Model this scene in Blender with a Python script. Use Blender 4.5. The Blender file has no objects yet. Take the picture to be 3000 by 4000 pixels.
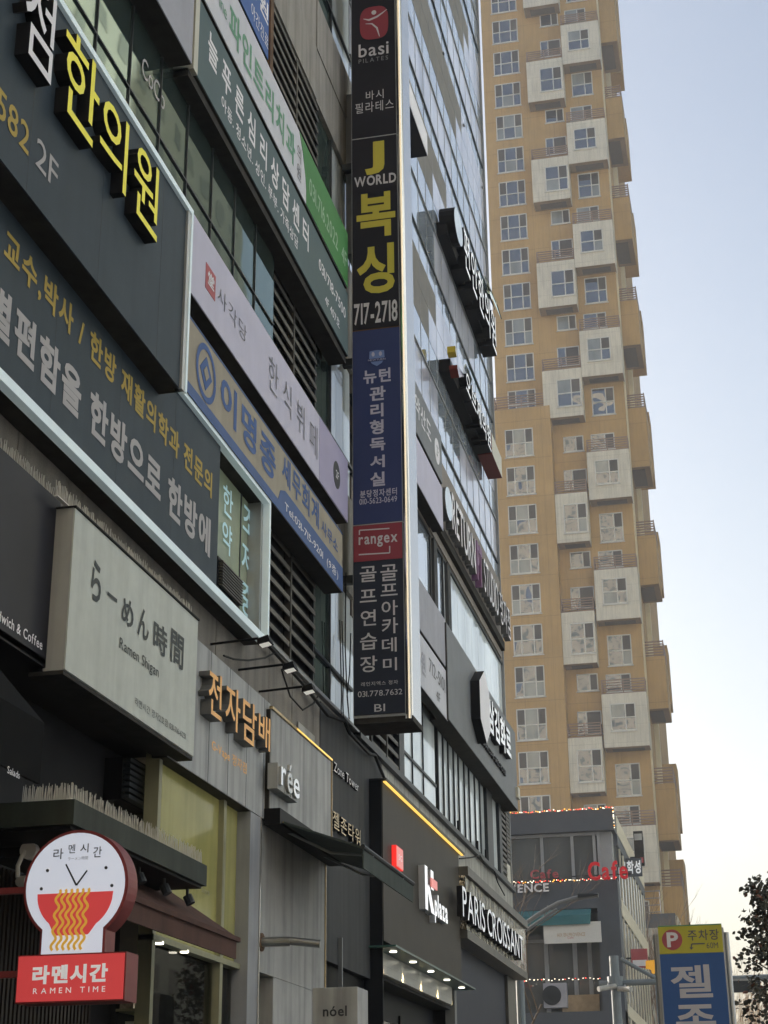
import bpy, bmesh, math, random
from mathutils import Vector, Matrix
random.seed(7)
scene = bpy.context.scene
col = scene.collection
rad = math.radians

# ---------------------------------------------------------------- camera
def camera():
    pitch, yaw, roll = rad(21.7), rad(12.45), rad(-0.62)
    fh = Vector((-math.sin(yaw), math.cos(yaw), 0)); r0 = Vector((math.cos(yaw), math.sin(yaw), 0)); up0 = Vector((0, 0, 1))
    fw = fh * math.cos(pitch) + up0 * math.sin(pitch); up = up0 * math.cos(pitch) - fh * math.sin(pitch)
    r = r0 * math.cos(roll) + up * math.sin(roll); u = up * math.cos(roll) - r0 * math.sin(roll)
    cd = bpy.data.cameras.new('camera'); cam = bpy.data.objects.new('camera', cd); col.objects.link(cam)
    cam.matrix_world = Matrix(((r.x, u.x, -fw.x, 0), (r.y, u.y, -fw.y, 0), (r.z, u.z, -fw.z, 1.6), (0, 0, 0, 1)))
    cd.sensor_fit = 'VERTICAL'; cd.sensor_height = 36; cd.sensor_width = 36; cd.lens = 57.02
    cd.clip_start = 0.1; cd.clip_end = 3000
    scene.camera = cam
camera()

# ---------------------------------------------------------------- sky, sun, exposure
SUN_EL, SUN_AZ = rad(17), rad(-56)          # azimuth from +Y (down the street), negative = to the left
world = bpy.data.worlds.new('World'); scene.world = world; world.use_nodes = True
wn = world.node_tree.nodes; wl = world.node_tree.links
sky = wn.new('ShaderNodeTexSky'); sky.sky_type = 'NISHITA'; sky.sun_disc = False
sky.sun_elevation = SUN_EL; sky.sun_rotation = SUN_AZ
sky.air_density = 1.1; sky.dust_density = 5.5; sky.ozone_density = 1.0; sky.altitude = 50
wl.new(sky.outputs[0], wn['Background'].inputs[0]); wn['Background'].inputs[1].default_value = 0.083
sd = bpy.data.lights.new('sun', 'SUN'); sd.energy = 3.4; sd.angle = rad(0.6); sd.color = (1.0, 0.96, 0.90)
so = bpy.data.objects.new('sun', sd); col.objects.link(so)
sv = Vector((math.sin(SUN_AZ) * math.cos(SUN_EL), math.cos(SUN_AZ) * math.cos(SUN_EL), math.sin(SUN_EL)))
so.rotation_euler = sv.to_track_quat('Z', 'Y').to_euler(); so.location = (-40, 40, 60)
vs = scene.view_settings; vs.view_transform = 'Standard'; vs.look = 'None'; vs.exposure = 1.6; vs.gamma = 1.0; vs.use_curve_mapping = False
scene.cycles.max_bounces = 8; scene.cycles.glossy_bounces = 4; scene.cycles.diffuse_bounces = 4
scene.cycles.use_denoising = True
scene.cycles.volume_bounces = 1
scene.cycles.caustics_reflective = False; scene.cycles.caustics_refractive = False

# ---------------------------------------------------------------- materials
M = {}
def mat(name, c, rough=0.6, metal=0.0, var=0.10, scale=2.5, streak=0.0, spec=0.22, emit=None, es=0.0, bump=0.0, bscale=30, joints=None, speck=0.0, sub=None):
    m = bpy.data.materials.new(name); m.use_nodes = True; M[name] = m
    nt = m.node_tree; N = nt.nodes; L = nt.links; b = N['Principled BSDF']
    b.inputs['Roughness'].default_value = rough; b.inputs['Metallic'].default_value = metal
    b.inputs['Specular IOR Level'].default_value = spec
    geo = N.new('ShaderNodeNewGeometry')
    n1 = N.new('ShaderNodeTexNoise'); n1.inputs['Scale'].default_value = scale; n1.inputs['Detail'].default_value = 6; n1.inputs['Roughness'].default_value = 0.65
    L.new(geo.outputs['Position'], n1.inputs['Vector'])
    mr = N.new('ShaderNodeMapRange'); mr.inputs[1].default_value = 0.3; mr.inputs[2].default_value = 0.7
    mr.inputs[3].default_value = 1 - var; mr.inputs[4].default_value = 1 + var * 0.7
    L.new(n1.outputs[0], mr.inputs[0])
    fac = mr.outputs[0]
    def mul(a, bsock):
        q = N.new('ShaderNodeMath'); q.operation = 'MULTIPLY'; L.new(a, q.inputs[0]); L.new(bsock, q.inputs[1]); return q.outputs[0]
    if streak:
        mp = N.new('ShaderNodeMapping'); mp.inputs['Scale'].default_value = (6, 6, 0.35); L.new(geo.outputs['Position'], mp.inputs['Vector'])
        n2 = N.new('ShaderNodeTexNoise'); n2.inputs['Scale'].default_value = 1.3; n2.inputs['Detail'].default_value = 4; L.new(mp.outputs[0], n2.inputs['Vector'])
        m2 = N.new('ShaderNodeMapRange'); m2.inputs[1].default_value = 0.42; m2.inputs[2].default_value = 0.75; m2.inputs[3].default_value = 1; m2.inputs[4].default_value = 1 - streak
        L.new(n2.outputs[0], m2.inputs[0]); fac = mul(fac, m2.outputs[0])
    if speck:
        n3 = N.new('ShaderNodeTexNoise'); n3.inputs['Scale'].default_value = 90; n3.inputs['Detail'].default_value = 2; L.new(geo.outputs['Position'], n3.inputs['Vector'])
        m3 = N.new('ShaderNodeMapRange'); m3.inputs[1].default_value = 0.35; m3.inputs[2].default_value = 0.65; m3.inputs[3].default_value = 1 - speck; m3.inputs[4].default_value = 1 + speck
        L.new(n3.outputs[0], m3.inputs[0]); fac = mul(fac, m3.outputs[0])
    if joints:                                  # thin render joints: (axis, pitch, offset, width)
        sx = N.new('ShaderNodeSeparateXYZ'); L.new(geo.outputs['Position'], sx.inputs[0])
        for ax, pitch, offs, wd in joints:
            a = N.new('ShaderNodeMath'); a.operation = 'ADD'; a.inputs[1].default_value = -offs + 1000 * pitch; L.new(sx.outputs[ax], a.inputs[0])
            md = N.new('ShaderNodeMath'); md.operation = 'MODULO'; md.inputs[1].default_value = pitch; L.new(a.outputs[0], md.inputs[0])
            gt = N.new('ShaderNodeMath'); gt.operation = 'GREATER_THAN'; gt.inputs[1].default_value = wd; L.new(md.outputs[0], gt.inputs[0])
            q = N.new('ShaderNodeMapRange'); q.inputs[3].default_value = 0.80; q.inputs[4].default_value = 1.0; L.new(gt.outputs[0], q.inputs[0]); fac = mul(fac, q.outputs[0])
    mx = N.new('ShaderNodeVectorMath'); mx.operation = 'SCALE'; mx.inputs[0].default_value = c[:3]; L.new(fac, mx.inputs['Scale'])
    L.new(mx.outputs[0], b.inputs['Base Color'])
    if emit:
        b.inputs['Emission Color'].default_value = (*emit, 1); b.inputs['Emission Strength'].default_value = es
    if bump:
        nb = N.new('ShaderNodeTexNoise'); nb.inputs['Scale'].default_value = bscale; nb.inputs['Detail'].default_value = 5; L.new(geo.outputs['Position'], nb.inputs['Vector'])
        bp = N.new('ShaderNodeBump'); bp.inputs['Strength'].default_value = bump; bp.inputs['Distance'].default_value = 0.02 if metal < .9 else 0.08; L.new(nb.outputs[0], bp.inputs['Height']); L.new(bp.outputs[0], b.inputs['Normal'])
    return m
def glassmat(name, dark, tint, ior, rough=0.02, wave=0.0, wscale=1.2, wdist=0.05):
    """opaque reflective glazing: coated mirror layer over a dark interior"""
    m = bpy.data.materials.new(name); m.use_nodes = True; M[name] = m
    nt = m.node_tree; N = nt.nodes; L = nt.links; N.remove(N['Principled BSDF'])
    d = N.new('ShaderNodeBsdfDiffuse'); g = N.new('ShaderNodeBsdfGlossy'); mx = N.new('ShaderNodeMixShader'); fr = N.new('ShaderNodeFresnel')
    geo = N.new('ShaderNodeNewGeometry'); nz = N.new('ShaderNodeTexNoise'); nz.inputs['Scale'].default_value = 0.9; nz.inputs['Detail'].default_value = 3
    mp = N.new('ShaderNodeMapping'); mp.inputs['Scale'].default_value = (1, 1, 0.3); L.new(geo.outputs['Position'], mp.inputs[0]); L.new(mp.outputs[0], nz.inputs['Vector'])
    cr = N.new('ShaderNodeMapRange'); cr.inputs[1].default_value = .3; cr.inputs[2].default_value = .7; cr.inputs[3].default_value = .7; cr.inputs[4].default_value = 1.3; L.new(nz.outputs[0], cr.inputs[0])
    vm = N.new('ShaderNodeVectorMath'); vm.operation = 'SCALE'; vm.inputs[0].default_value = dark; L.new(cr.outputs[0], vm.inputs['Scale']); L.new(vm.outputs[0], d.inputs['Color'])
    g.inputs['Color'].default_value = (*tint, 1); g.inputs['Roughness'].default_value = rough; fr.inputs['IOR'].default_value = ior
    L.new(fr.outputs[0], mx.inputs[0]); L.new(d.outputs[0], mx.inputs[1]); L.new(g.outputs[0], mx.inputs[2]); L.new(mx.outputs[0], N['Material Output'].inputs[0])
    if wave:
        nb = N.new('ShaderNodeTexNoise'); nb.inputs['Scale'].default_value = wscale; nb.inputs['Detail'].default_value = 2; L.new(geo.outputs['Position'], nb.inputs['Vector'])
        bp = N.new('ShaderNodeBump'); bp.inputs['Strength'].default_value = wave; bp.inputs['Distance'].default_value = wdist; L.new(nb.outputs[0], bp.inputs['Height'])
        L.new(bp.outputs[0], g.inputs['Normal'])
    return m

mat('stone', (0.215, 0.195, 0.17), 0.75, streak=0.35, speck=0.10, bump=0.15, bscale=60)
mat('concrete', (0.30, 0.28, 0.25), 0.8, streak=0.4, speck=0.08, bump=0.15)
mat('pale_concrete', (0.42, 0.41, 0.37), 0.8, streak=0.45, speck=0.06, var=0.16)
mat('grey_stone', (0.19, 0.18, 0.165), 0.7, speck=0.06)
mat('dark_cladding', (0.065, 0.066, 0.068), 0.65, spec=0.08, streak=0.3)
mat('interior', (0.02, 0.02, 0.022), 0.9)
mat('frame_dark', (0.03, 0.035, 0.04), 0.45)
mat('frame_grey', (0.25, 0.26, 0.27), 0.45, 0.3)
mat('louvre', (0.05, 0.045, 0.04), 0.5, var=0.25)
mat('louvre_edge', (0.10, 0.092, 0.082), 0.5, var=0.2)
mat('clinic_board', (0.043, 0.059, 0.074), 0.5, spec=0.08, var=0.10, speck=0.06, streak=0.12)
mat('led_white', (0.75, 0.85, 0.88), 0.4, emit=(0.75, 0.95, 1.0), es=0.035, var=0.08)
mat('alu', (0.42, 0.43, 0.44), 0.38, 0.6)
mat('letter_yellow', (0.80, 0.72, 0.05), 0.45, emit=(0.9, 0.80, 0.04), es=0.035, var=0.04)
mat('letter_white', (0.78, 0.76, 0.78), 0.5, var=0.05)
mat('letter_lit', (0.85, 0.86, 0.88), 0.5, emit=(0.9, 0.95, 1.0), es=0.08, var=0.05)
mat('letter_side', (0.012, 0.012, 0.014), 0.5, spec=0.08)
mat('gold_print', (0.42, 0.30, 0.06), 0.6, var=0.06)
mat('grey_print', (0.42, 0.40, 0.40), 0.6, var=0.06)
mat('pink_board', (0.52, 0.50, 0.61), 0.55, var=0.05, streak=0.06)
mat('lilac_board', (0.36, 0.33, 0.47), 0.55, var=0.05)
mat('seal_red', (0.42, 0.10, 0.11), 0.6)
mat('ink', (0.045, 0.045, 0.05), 0.6)
mat('ink_soft', (0.13, 0.13, 0.14), 0.6)
mat('beige_board', (0.34, 0.30, 0.23), 0.65, var=0.08, streak=0.12)
mat('blue_print', (0.045, 0.10, 0.27), 0.6)
mat('blue_band', (0.06, 0.11, 0.26), 0.6)
mat('teal_board', (0.105, 0.145, 0.15), 0.6, spec=0.08, var=0.05)
mat('white_board', (0.56, 0.56, 0.60), 0.55, var=0.04, streak=0.07)
mat('green_print', (0.13, 0.30, 0.19), 0.6)
mat('green_board', (0.05, 0.20, 0.055), 0.6, var=0.12)
mat('pale_green_print', (0.30, 0.45, 0.30), 0.6)
mat('blue_board', (0.05, 0.12, 0.34), 0.6)
mat('sign_back', (0.045, 0.042, 0.038), 0.7, spec=0.08, var=0.2, streak=0.3)
mat('sign_side', (0.38, 0.38, 0.36), 0.6, streak=0.3)
mat('pale_grey_panel', (0.36, 0.36, 0.40), 0.6, streak=0.08)
mat('panel_black', (0.024, 0.024, 0.031), 0.4, spec=0.08)
mat('panel_navy', (0.042, 0.058, 0.155), 0.45, spec=0.08, var=0.05)
mat('panel_red', (0.26, 0.045, 0.065), 0.45, var=0.05)
mat('panel_slate', (0.032, 0.038, 0.056), 0.45, spec=0.08)
mat('print_white', (0.55, 0.54, 0.58), 0.6, var=0.04)
mat('print_lilac', (0.47, 0.47, 0.60), 0.6, var=0.04)
mat('print_yellow', (0.52, 0.46, 0.07), 0.6, var=0.05)
mat('print_grey', (0.25, 0.25, 0.27), 0.6)
mat('emblem_blue', (0.16, 0.24, 0.50), 0.6)
mat('chrome', (0.62, 0.60, 0.56), 0.16, 1.0, var=0.03)
mat('steel', (0.40, 0.40, 0.38), 0.3, 0.9, var=0.15)
mat('rust', (0.12, 0.07, 0.04), 0.8, var=0.4)
mat('black_metal', (0.008, 0.008, 0.009), 0.5, spec=0.08)
mat('black_fabric', (0.006, 0.006, 0.006), 0.85, spec=0.08)
mat('cable', (0.012, 0.012, 0.012), 0.7)
mat('ramen_white', (0.50, 0.52, 0.47), 0.45, streak=0.16, var=0.10, scale=4)
mat('brush_ink', (0.022, 0.028, 0.028), 0.5)
mat('spike', (0.62, 0.61, 0.57), 0.5)
mat('moss_metal', (0.035, 0.042, 0.032), 0.7, streak=0.4, var=0.3)
mat('dark_slat', (0.020, 0.013, 0.010), 0.6)
mat('vape_band', (0.40, 0.405, 0.40), 0.6, streak=0.40, var=0.12)
mat('letter_orange', (0.72, 0.38, 0.12), 0.4, emit=(0.9, 0.45, 0.12), es=0.045)
mat('letter_box_side', (0.12, 0.12, 0.12), 0.5, streak=0.3)
mat('copper_print', (0.45, 0.30, 0.16), 0.5)
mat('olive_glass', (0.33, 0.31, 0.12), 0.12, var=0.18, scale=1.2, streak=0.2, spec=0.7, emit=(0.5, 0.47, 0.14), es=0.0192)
mat('olive_frame', (0.28, 0.27, 0.17), 0.5, streak=0.2)
mat('brown_awning', (0.085, 0.040, 0.030), 0.8, streak=0.35, var=0.15)
mat('grey_column', (0.30, 0.31, 0.33), 0.5, streak=0.2)
mat('noel_wall', (0.40, 0.40, 0.39), 0.65, streak=0.42, var=0.14)
mat('gold_led', (0.8, 0.5, 0.1), 0.4, emit=(1.0, 0.62, 0.14), es=0.38)
mat('gold_trim', (0.55, 0.40, 0.20), 0.25, 0.9)
mat('awning_green', (0.055, 0.068, 0.062), 0.8, streak=0.3, var=0.2)
mat('kp_board', (0.055, 0.049, 0.042), 0.5, spec=0.08, var=0.14, speck=0.06)
mat('kp_side', (0.013, 0.015, 0.019), 0.5, spec=0.08)
mat('red_lit', (0.75, 0.03, 0.03), 0.4, emit=(1.0, 0.04, 0.03), es=0.269)
mat('pink_face', (0.75, 0.25, 0.24), 0.4, emit=(1.0, 0.35, 0.32), es=0.135)
mat('glass_green', (0.02, 0.085, 0.07), 0.35, var=0.05, spec=0.8)
mat('white_tile', (0.42, 0.42, 0.38), 0.3, var=0.06, joints=[(1, 0.2, 0, 0.008), (2, 0.1, 0, 0.008)])
mat('lamp_on', (1, 1, 1), 0.4, emit=(1.0, 0.93, 0.75), es=1.7)
mat('lamp_dim', (0.9, 0.9, 0.85), 0.35, emit=(1.0, 0.97, 0.88), es=0.12)
mat('mirror_panel', (0.30, 0.285, 0.25), 0.05, 1.0, bump=1.0, bscale=5, var=0.45, scale=11)
mat('bronze', (0.12, 0.115, 0.105), 0.45, 0.3, streak=0.2)
mat('charcoal_panel', (0.155, 0.163, 0.172), 0.5, var=0.12, speck=0.04)
mat('cream', (0.52, 0.50, 0.42), 0.5, var=0.06)
mat('purple', (0.20, 0.10, 0.20), 0.5)
mat('emblem_yellow', (0.55, 0.42, 0.05), 0.5)
mat('emblem_red', (0.14, 0.022, 0.018), 0.5)
mat('taupe', (0.22, 0.19, 0.165), 0.6, streak=0.2)
mat('tan_render', (0.465, 0.30, 0.128), 0.85, var=0.16, scale=0.22, speck=0.03, streak=0.13, joints=[(2, 3.08, 0.3, 0.05), (0, 2.1, 0.4, 0.03)])
mat('cube_render', (0.66, 0.62, 0.535), 0.85, var=0.12, scale=0.5, streak=0.22, joints=[(2, 1.26, 0.1, 0.03)])
mat('cream_render', (0.72, 0.65, 0.48), 0.85, var=0.08, scale=0.5)
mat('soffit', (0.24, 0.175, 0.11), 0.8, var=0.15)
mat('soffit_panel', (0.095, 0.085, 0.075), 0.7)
mat('window_white', (0.62, 0.61, 0.58), 0.5, var=0.05)
mat('rail_brown', (0.27, 0.19, 0.15), 0.6)
mat('cafe_grey', (0.085, 0.095, 0.11), 0.6, var=0.08)
mat('cafe_frame', (0.30, 0.31, 0.32), 0.5)
mat('cafe_cream', (0.55, 0.51, 0.42), 0.6)
mat('letter_red', (0.55, 0.02, 0.03), 0.45, emit=(0.9, 0.03, 0.03), es=0.0385)
mat('teal_awning', (0.05, 0.16, 0.18), 0.7)
mat('bulb_white', (1, 1, 1), 0.4, emit=(1, 0.85, 0.6), es=0.9)
mat('bulb_red', (1, .1, .1), 0.4, emit=(1, 0.08, 0.04), es=0.8)
mat('bulb_amber', (1, .5, .1), 0.4, emit=(1, 0.42, 0.05), es=0.9)
mat('pole_paint', (0.17, 0.20, 0.22), 0.5, var=0.12)
mat('park_yellow', (0.52, 0.47, 0.06), 0.5, var=0.04)
mat('park_blue', (0.045, 0.115, 0.31), 0.5, var=0.05)
mat('orange_sign', (0.75, 0.35, 0.03), 0.5, emit=(1, 0.5, 0.05), es=0.0962)
mat('asphalt', (0.05, 0.05, 0.052), 0.9, var=0.2, speck=0.15)
mat('paving', (0.22, 0.21, 0.19), 0.85, var=0.15, joints=[(0, 0.4, 0, 0.012), (1, 0.4, 0, 0.012)])
mat('kerb_stone', (0.30, 0.30, 0.28), 0.8)
mat('road_white', (0.7, 0.7, 0.68), 0.7)
mat('earth', (0.14, 0.125, 0.10), 0.95, var=0.3, scale=0.2)
mat('bark', (0.10, 0.075, 0.055), 0.9, var=0.3)
mat('twig', (0.12, 0.09, 0.065), 0.9)
mat('leaf', (0.075, 0.072, 0.055), 0.6, var=0.4, scale=8)
mat('leaf_dry', (0.13, 0.055, 0.035), 0.6, var=0.4, scale=8)
mat('dry_wood', (0.42, 0.32, 0.21), 0.9, var=0.3)
mat('opp_render', (0.62, 0.54, 0.40), 0.8, var=0.1, scale=0.3)
mat('opp_window', (0.17, 0.20, 0.17), 0.5, var=0.3, scale=0.4)
mat('opp_slab', (0.40, 0.43, 0.37), 0.8, var=0.12, scale=0.3)
mat('opp_white', (0.46, 0.53, 0.62), 0.8, var=0.1, scale=0.3)  # blue-grey chosen to cool the light bounced onto the facade
glassmat('glass_left', (0.035, 0.050, 0.046), (0.80, 0.93, 0.86), 3.0, wave=0.05, wscale=0.7)
glassmat('glass_right', (0.42, 0.47, 0.52), (0.98, 0.99, 1.0), 30.0, 0.04, wave=0.015, wscale=0.8)
glassmat('glass_pale', (0.56, 0.57, 0.63), (0.96, 0.96, 0.99), 10.0, 0.12)
glassmat('glass_blind', (0.74, 0.79, 0.79), (0.95, 0.98, 1.0), 3.2, 0.05)
glassmat('glass_tower', (0.030, 0.040, 0.060), (0.80, 0.86, 0.95), 2.4, 0.01, wave=0.45, wscale=0.42, wdist=0.09)
glassmat('glass_curtain', (0.22, 0.24, 0.24), (0.85, 0.9, 0.95), 1.7, 0.03, wave=0.2, wscale=0.9, wdist=0.04)
glassmat('glass_screen', (0.07, 0.065, 0.06), (0.6, 0.6, 0.6), 1.4, 0.3)
glassmat('glass_cafe', (0.09, 0.10, 0.10), (0.85, 0.9, 0.95), 2.6, 0.03, wave=0.05)
def clearglass(name, tint):
    m = bpy.data.materials.new(name); m.use_nodes = True; M[name] = m; nt = m.node_tree; N = nt.nodes; L = nt.links; N.remove(N['Principled BSDF'])
    t = N.new('ShaderNodeBsdfTransparent'); t.inputs[0].default_value = (*tint, 1); g = N.new('ShaderNodeBsdfGlossy'); g.inputs['Roughness'].default_value = 0.02
    f = N.new('ShaderNodeFresnel'); f.inputs[0].default_value = 1.5; mx = N.new('ShaderNodeMixShader'); L.new(f.outputs[0], mx.inputs[0]); L.new(t.outputs[0], mx.inputs[1]); L.new(g.outputs[0], mx.inputs[2]); L.new(mx.outputs[0], N['Material Output'].inputs[0])
clearglass('clear_glass', (0.80, 0.84, 0.76))
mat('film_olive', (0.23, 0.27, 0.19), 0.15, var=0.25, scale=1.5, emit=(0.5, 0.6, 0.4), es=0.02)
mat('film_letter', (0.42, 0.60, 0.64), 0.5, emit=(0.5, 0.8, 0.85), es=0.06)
mat('shelf_item', (0.35, 0.30, 0.22), 0.6, var=0.8, scale=9)
glassmat('glass_shop', (0.035, 0.034, 0.026), (0.8, 0.8, 0.75), 1.6, 0.03)

# ---------------------------------------------------------------- mesh helpers
class MB:
    def __init__(s): s.v = []; s.f = []; s.m = []
    def add(s, vs, fs, mi=0):
        o = len(s.v); s.v += [tuple(p) for p in vs]; s.f += [tuple(i + o for i in f) for f in fs]; s.m += [mi] * len(fs); return s
    def box(s, x0, x1, y0, y1, z0, z1, mi=0):
        return s.add([(x0,y0,z0),(x1,y0,z0),(x1,y1,z0),(x0,y1,z0),(x0,y0,z1),(x1,y0,z1),(x1,y1,z1),(x0,y1,z1)],
              [(0,3,2,1),(4,5,6,7),(0,1,5,4),(1,2,6,5),(2,3,7,6),(3,0,4,7)], mi)
    def hexa(s, p, mi=0):      # 8 points: bottom loop, top loop
        return s.add(p, [(0,3,2,1),(4,5,6,7),(0,1,5,4),(1,2,6,5),(2,3,7,6),(3,0,4,7)], mi)
    def prism(s, loop0, loop1, mi=0, ms=None, cap0=True):
        n = len(loop0); ms = mi if ms is None else ms
        o = len(s.v); s.v += [tuple(p) for p in loop0] + [tuple(p) for p in loop1]
        s.f.append(tuple(o + n + i for i in range(n))); s.m.append(mi)
        if cap0: s.f.append(tuple(o + i for i in reversed(range(n)))); s.m.append(ms)
        for i in range(n):
            j = (i + 1) % n; s.f.append((o + i, o + j, o + n + j, o + n + i)); s.m.append(ms)
        return s
    def tube(s, pts, r, n=7, mi=0, r2=None):
        pts = [Vector(p) for p in pts]; rings = []
        for k, p in enumerate(pts):
            d = (pts[min(k + 1, len(pts) - 1)] - pts[max(k - 1, 0)]).normalized()
            a = d.orthogonal().normalized() if k == 0 else (rings[-1][1] - d * rings[-1][1].dot(d)).normalized()
            b = d.cross(a); rr = r if r2 is None else r + (r2 - r) * k / (len(pts) - 1)
            rings.append(([p + (a * math.cos(t) + b * math.sin(t)) * rr for t in [2 * math.pi * i / n for i in range(n)]], a))
        o = len(s.v)
        for ring, _ in rings: s.v += [tuple(q) for q in ring]
        for k in range(len(pts) - 1):
            for i in range(n):
                j = (i + 1) % n; s.f.append((o + k*n + i, o + k*n + j, o + (k+1)*n + j, o + (k+1)*n + i)); s.m.append(mi)
        s.f.append(tuple(o + i for i in reversed(range(n)))); s.m.append(mi)
        e = o + (len(pts) - 1) * n; s.f.append(tuple(e + i for i in range(n))); s.m.append(mi)
        return s
    def build(s, name, mats, parent=None, origin=None, smooth=False):
        off = ORI.get(parent.name, Vector()) if parent else (Vector(origin) if origin else Vector(s.base()))
        me = bpy.data.meshes.new(name); me.from_pydata([tuple(Vector(p) - off) for p in s.v], [], s.f)
        if not isinstance(mats, (list, tuple)): mats = [mats]
        for k in mats: me.materials.append(M[k])
        if len(mats) > 1: me.polygons.foreach_set('material_index', s.m)
        if smooth: me.polygons.foreach_set('use_smooth', [True] * len(me.polygons))
        bm = bmesh.new(); bm.from_mesh(me); bmesh.ops.recalc_face_normals(bm, faces=bm.faces[:]); bm.to_mesh(me); bm.free()
        o = bpy.data.objects.new(name, me); col.objects.link(o)
        if parent: o.parent = parent
        else: o.location = off
        ORI[o.name] = off
        return o
    def base(s):
        xs, ys, zs = zip(*s.v); return ((min(xs)+max(xs))/2, (min(ys)+max(ys))/2, min(zs))
ORI = {}
def tag(o, label=None, cat=None, group=None, kind=None):
    if label: o['label'] = label
    if cat: o['category'] = cat
    if group: o['group'] = group
    if kind: o['kind'] = kind
    return o
def thing(name, label, cat, loc, group=None):
    o = bpy.data.objects.new(name, None); col.objects.link(o); o.location = loc; o.empty_display_size = 0.3
    ORI[o.name] = Vector(loc); return tag(o, label, cat, group)
def bx(name, m, parent, *a, bevel=0):
    o = MB().box(*a).build(name, m, parent)
    if bevel:
        bv = o.modifiers.new('bevel', 'BEVEL'); bv.width = bevel; bv.segments = 2
    return o
def inst(o, parent, loc=(0,0,0), rz=0):
    c = o.copy(); col.objects.link(c); c.parent = parent; c.location = loc; c.rotation_euler = (0, 0, rz); return c

# ---------------------------------------------------------------- lettering
_gl = {}; _tx = {}
def outline(ch):
    """flat triangulated outline of one character, with the boundary edges and their outward normals"""
    c = bpy.data.curves.new('t', 'FONT'); c.body = ch; c.resolution_u = 3
    o = bpy.data.objects.new('t', c); me = o.to_mesh()
    idx = {}; vs = []; mp = []
    for v in me.vertices:
        q = (round(v.co.x, 4), round(v.co.y, 4))
        if q not in idx: idx[q] = len(vs); vs.append(q)
        mp.append(idx[q])
    fs = [tuple(mp[i] for i in p.vertices) for p in me.polygons]
    fs = [f for f in fs if len(set(f)) == len(f)]
    bpy.data.objects.remove(o); bpy.data.curves.remove(c)
    own = {}
    for f in fs:
        for i in range(len(f)): own.setdefault(tuple(sorted((f[i], f[(i + 1) % len(f)]))), []).append(f)
    acc = {}
    for (a, b), ff in own.items():
        if len(ff) > 1: continue
        dx, dy = vs[b][0] - vs[a][0], vs[b][1] - vs[a][1]; l = math.hypot(dx, dy) or 1; nx, ny = dy / l, -dx / l
        k = [q for q in ff[0] if q not in (a, b)][0]
        if (vs[k][0] - vs[a][0]) * nx + (vs[k][1] - vs[a][1]) * ny > 0: nx, ny = -nx, -ny
        for v in (a, b): acc.setdefault(v, []).append((nx, ny))
    push = {}
    for v, ns in acc.items():
        sx, sy = sum(n[0] for n in ns), sum(n[1] for n in ns); l = math.hypot(sx, sy)
        if l < 1e-4: continue
        m = min(1.5, len(ns) / l); push[v] = (sx / l * m, sy / l * m)
    return vs, fs, push
def glyph(ch, off):
    if ch not in _tx: _tx[ch] = outline(ch)
    if (ch, off) not in _gl:
        vs, fs, push = _tx[ch]
        _gl[(ch, off)] = ([(v[0] + off * push.get(i, (0, 0))[0], v[1] + off * push.get(i, (0, 0))[1]) for i, v in enumerate(vs)], fs)
    return _gl[(ch, off)]
def layout(body, off, track=0.0):
    out = []; x = 0
    for ch in body:
        if ch == ' ': x += 0.32 + track; continue
        vs, fs = glyph(ch, off)
        if not vs: x += 0.3; continue
        mn = min(v[0] for v in vs); mxx = max(v[0] for v in vs); cjk = ord(ch) > 0x2e80
        if cjk: out.append((ch, [(v[0] + x, v[1]) for v in vs], fs)); x += 1.0 + track
        else: out.append((ch, [(v[0] - mn + x, v[1]) for v in vs], fs)); x += mxx - mn + 0.09 + track
    return out
def letters(name, body, rect, place, mats, parent, ext=0.0, off=0.0, split=False, track=0.0, stack=False):
    """rect = (a0, a1, z0, z1); place(a, z, w) -> world point, w = height above the face"""
    if stack:
        gl = []; n = len(body)
        for i, ch in enumerate(body):
            vs, fs = glyph(ch, off); x0 = min(v[0] for v in vs); x1 = max(v[0] for v in vs)
            gl.append((ch, [((v[0]) , v[1] - i * 1.12) for v in vs], fs))
    else: gl = layout(body, off, track)
    xs = [v[0] for g in gl for v in g[1]]; ys = [v[1] for g in gl for v in g[1]]
    x0, x1, y0, y1 = min(xs), max(xs), min(ys), max(ys); a0, a1, z0, z1 = rect
    tr = lambda v, w: place(a0 + (v[0] - x0) / (x1 - x0) * (a1 - a0), z0 + (v[1] - y0) / max(y1 - y0, 1e-6) * (z1 - z0), w)
    mbs = []; mb = MB(); pt = Vector(place(a0, z0, 0))
    if not split and len(gl) > 1 and (z1 - z0) / max(stack and len(body) or 1, 1) / pt.y > 0.0072: split = True; name = 'letter'
    for ch, vs, fs in gl:
        if ext:
            n = len(vs); mb.add([tr(v, ext) for v in vs], fs, 0)
            cnt = {}
            for f in fs:
                for i in range(len(f)):
                    e = (f[i], f[(i + 1) % len(f)]); cnt[tuple(sorted(e))] = cnt.get(tuple(sorted(e)), 0) + 1
            be = [e for e, k in cnt.items() if k == 1]
            o = len(mb.v); mb.v += [tr(v, ext) for v in vs] + [tr(v, 0) for v in vs]
            for a, b in be: mb.f.append((o + a, o + b, o + n + b, o + n + a)); mb.m.append(1)
        else: mb.add([tr(v, 0.004) for v in vs], fs, 0)
        if split: mbs.append(mb); mb = MB()
    if not split: mbs = [mb]
    mats = mats if isinstance(mats, (list, tuple)) else [mats, mats]
    return [b.build(name, mats if ext else mats[0], parent) for b in mbs]
def onX(X): return lambda a, z, w: (X + w, a, z)          # faces +X, reads along +Y
def onY(Y): return lambda a, z, w: (a, Y - w, z)          # faces -Y, reads along +X
def ftext(body, rect, X, m, parent, name='lettering', **k): return letters(name, body, rect, onX(X), m, parent, **k)
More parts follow.
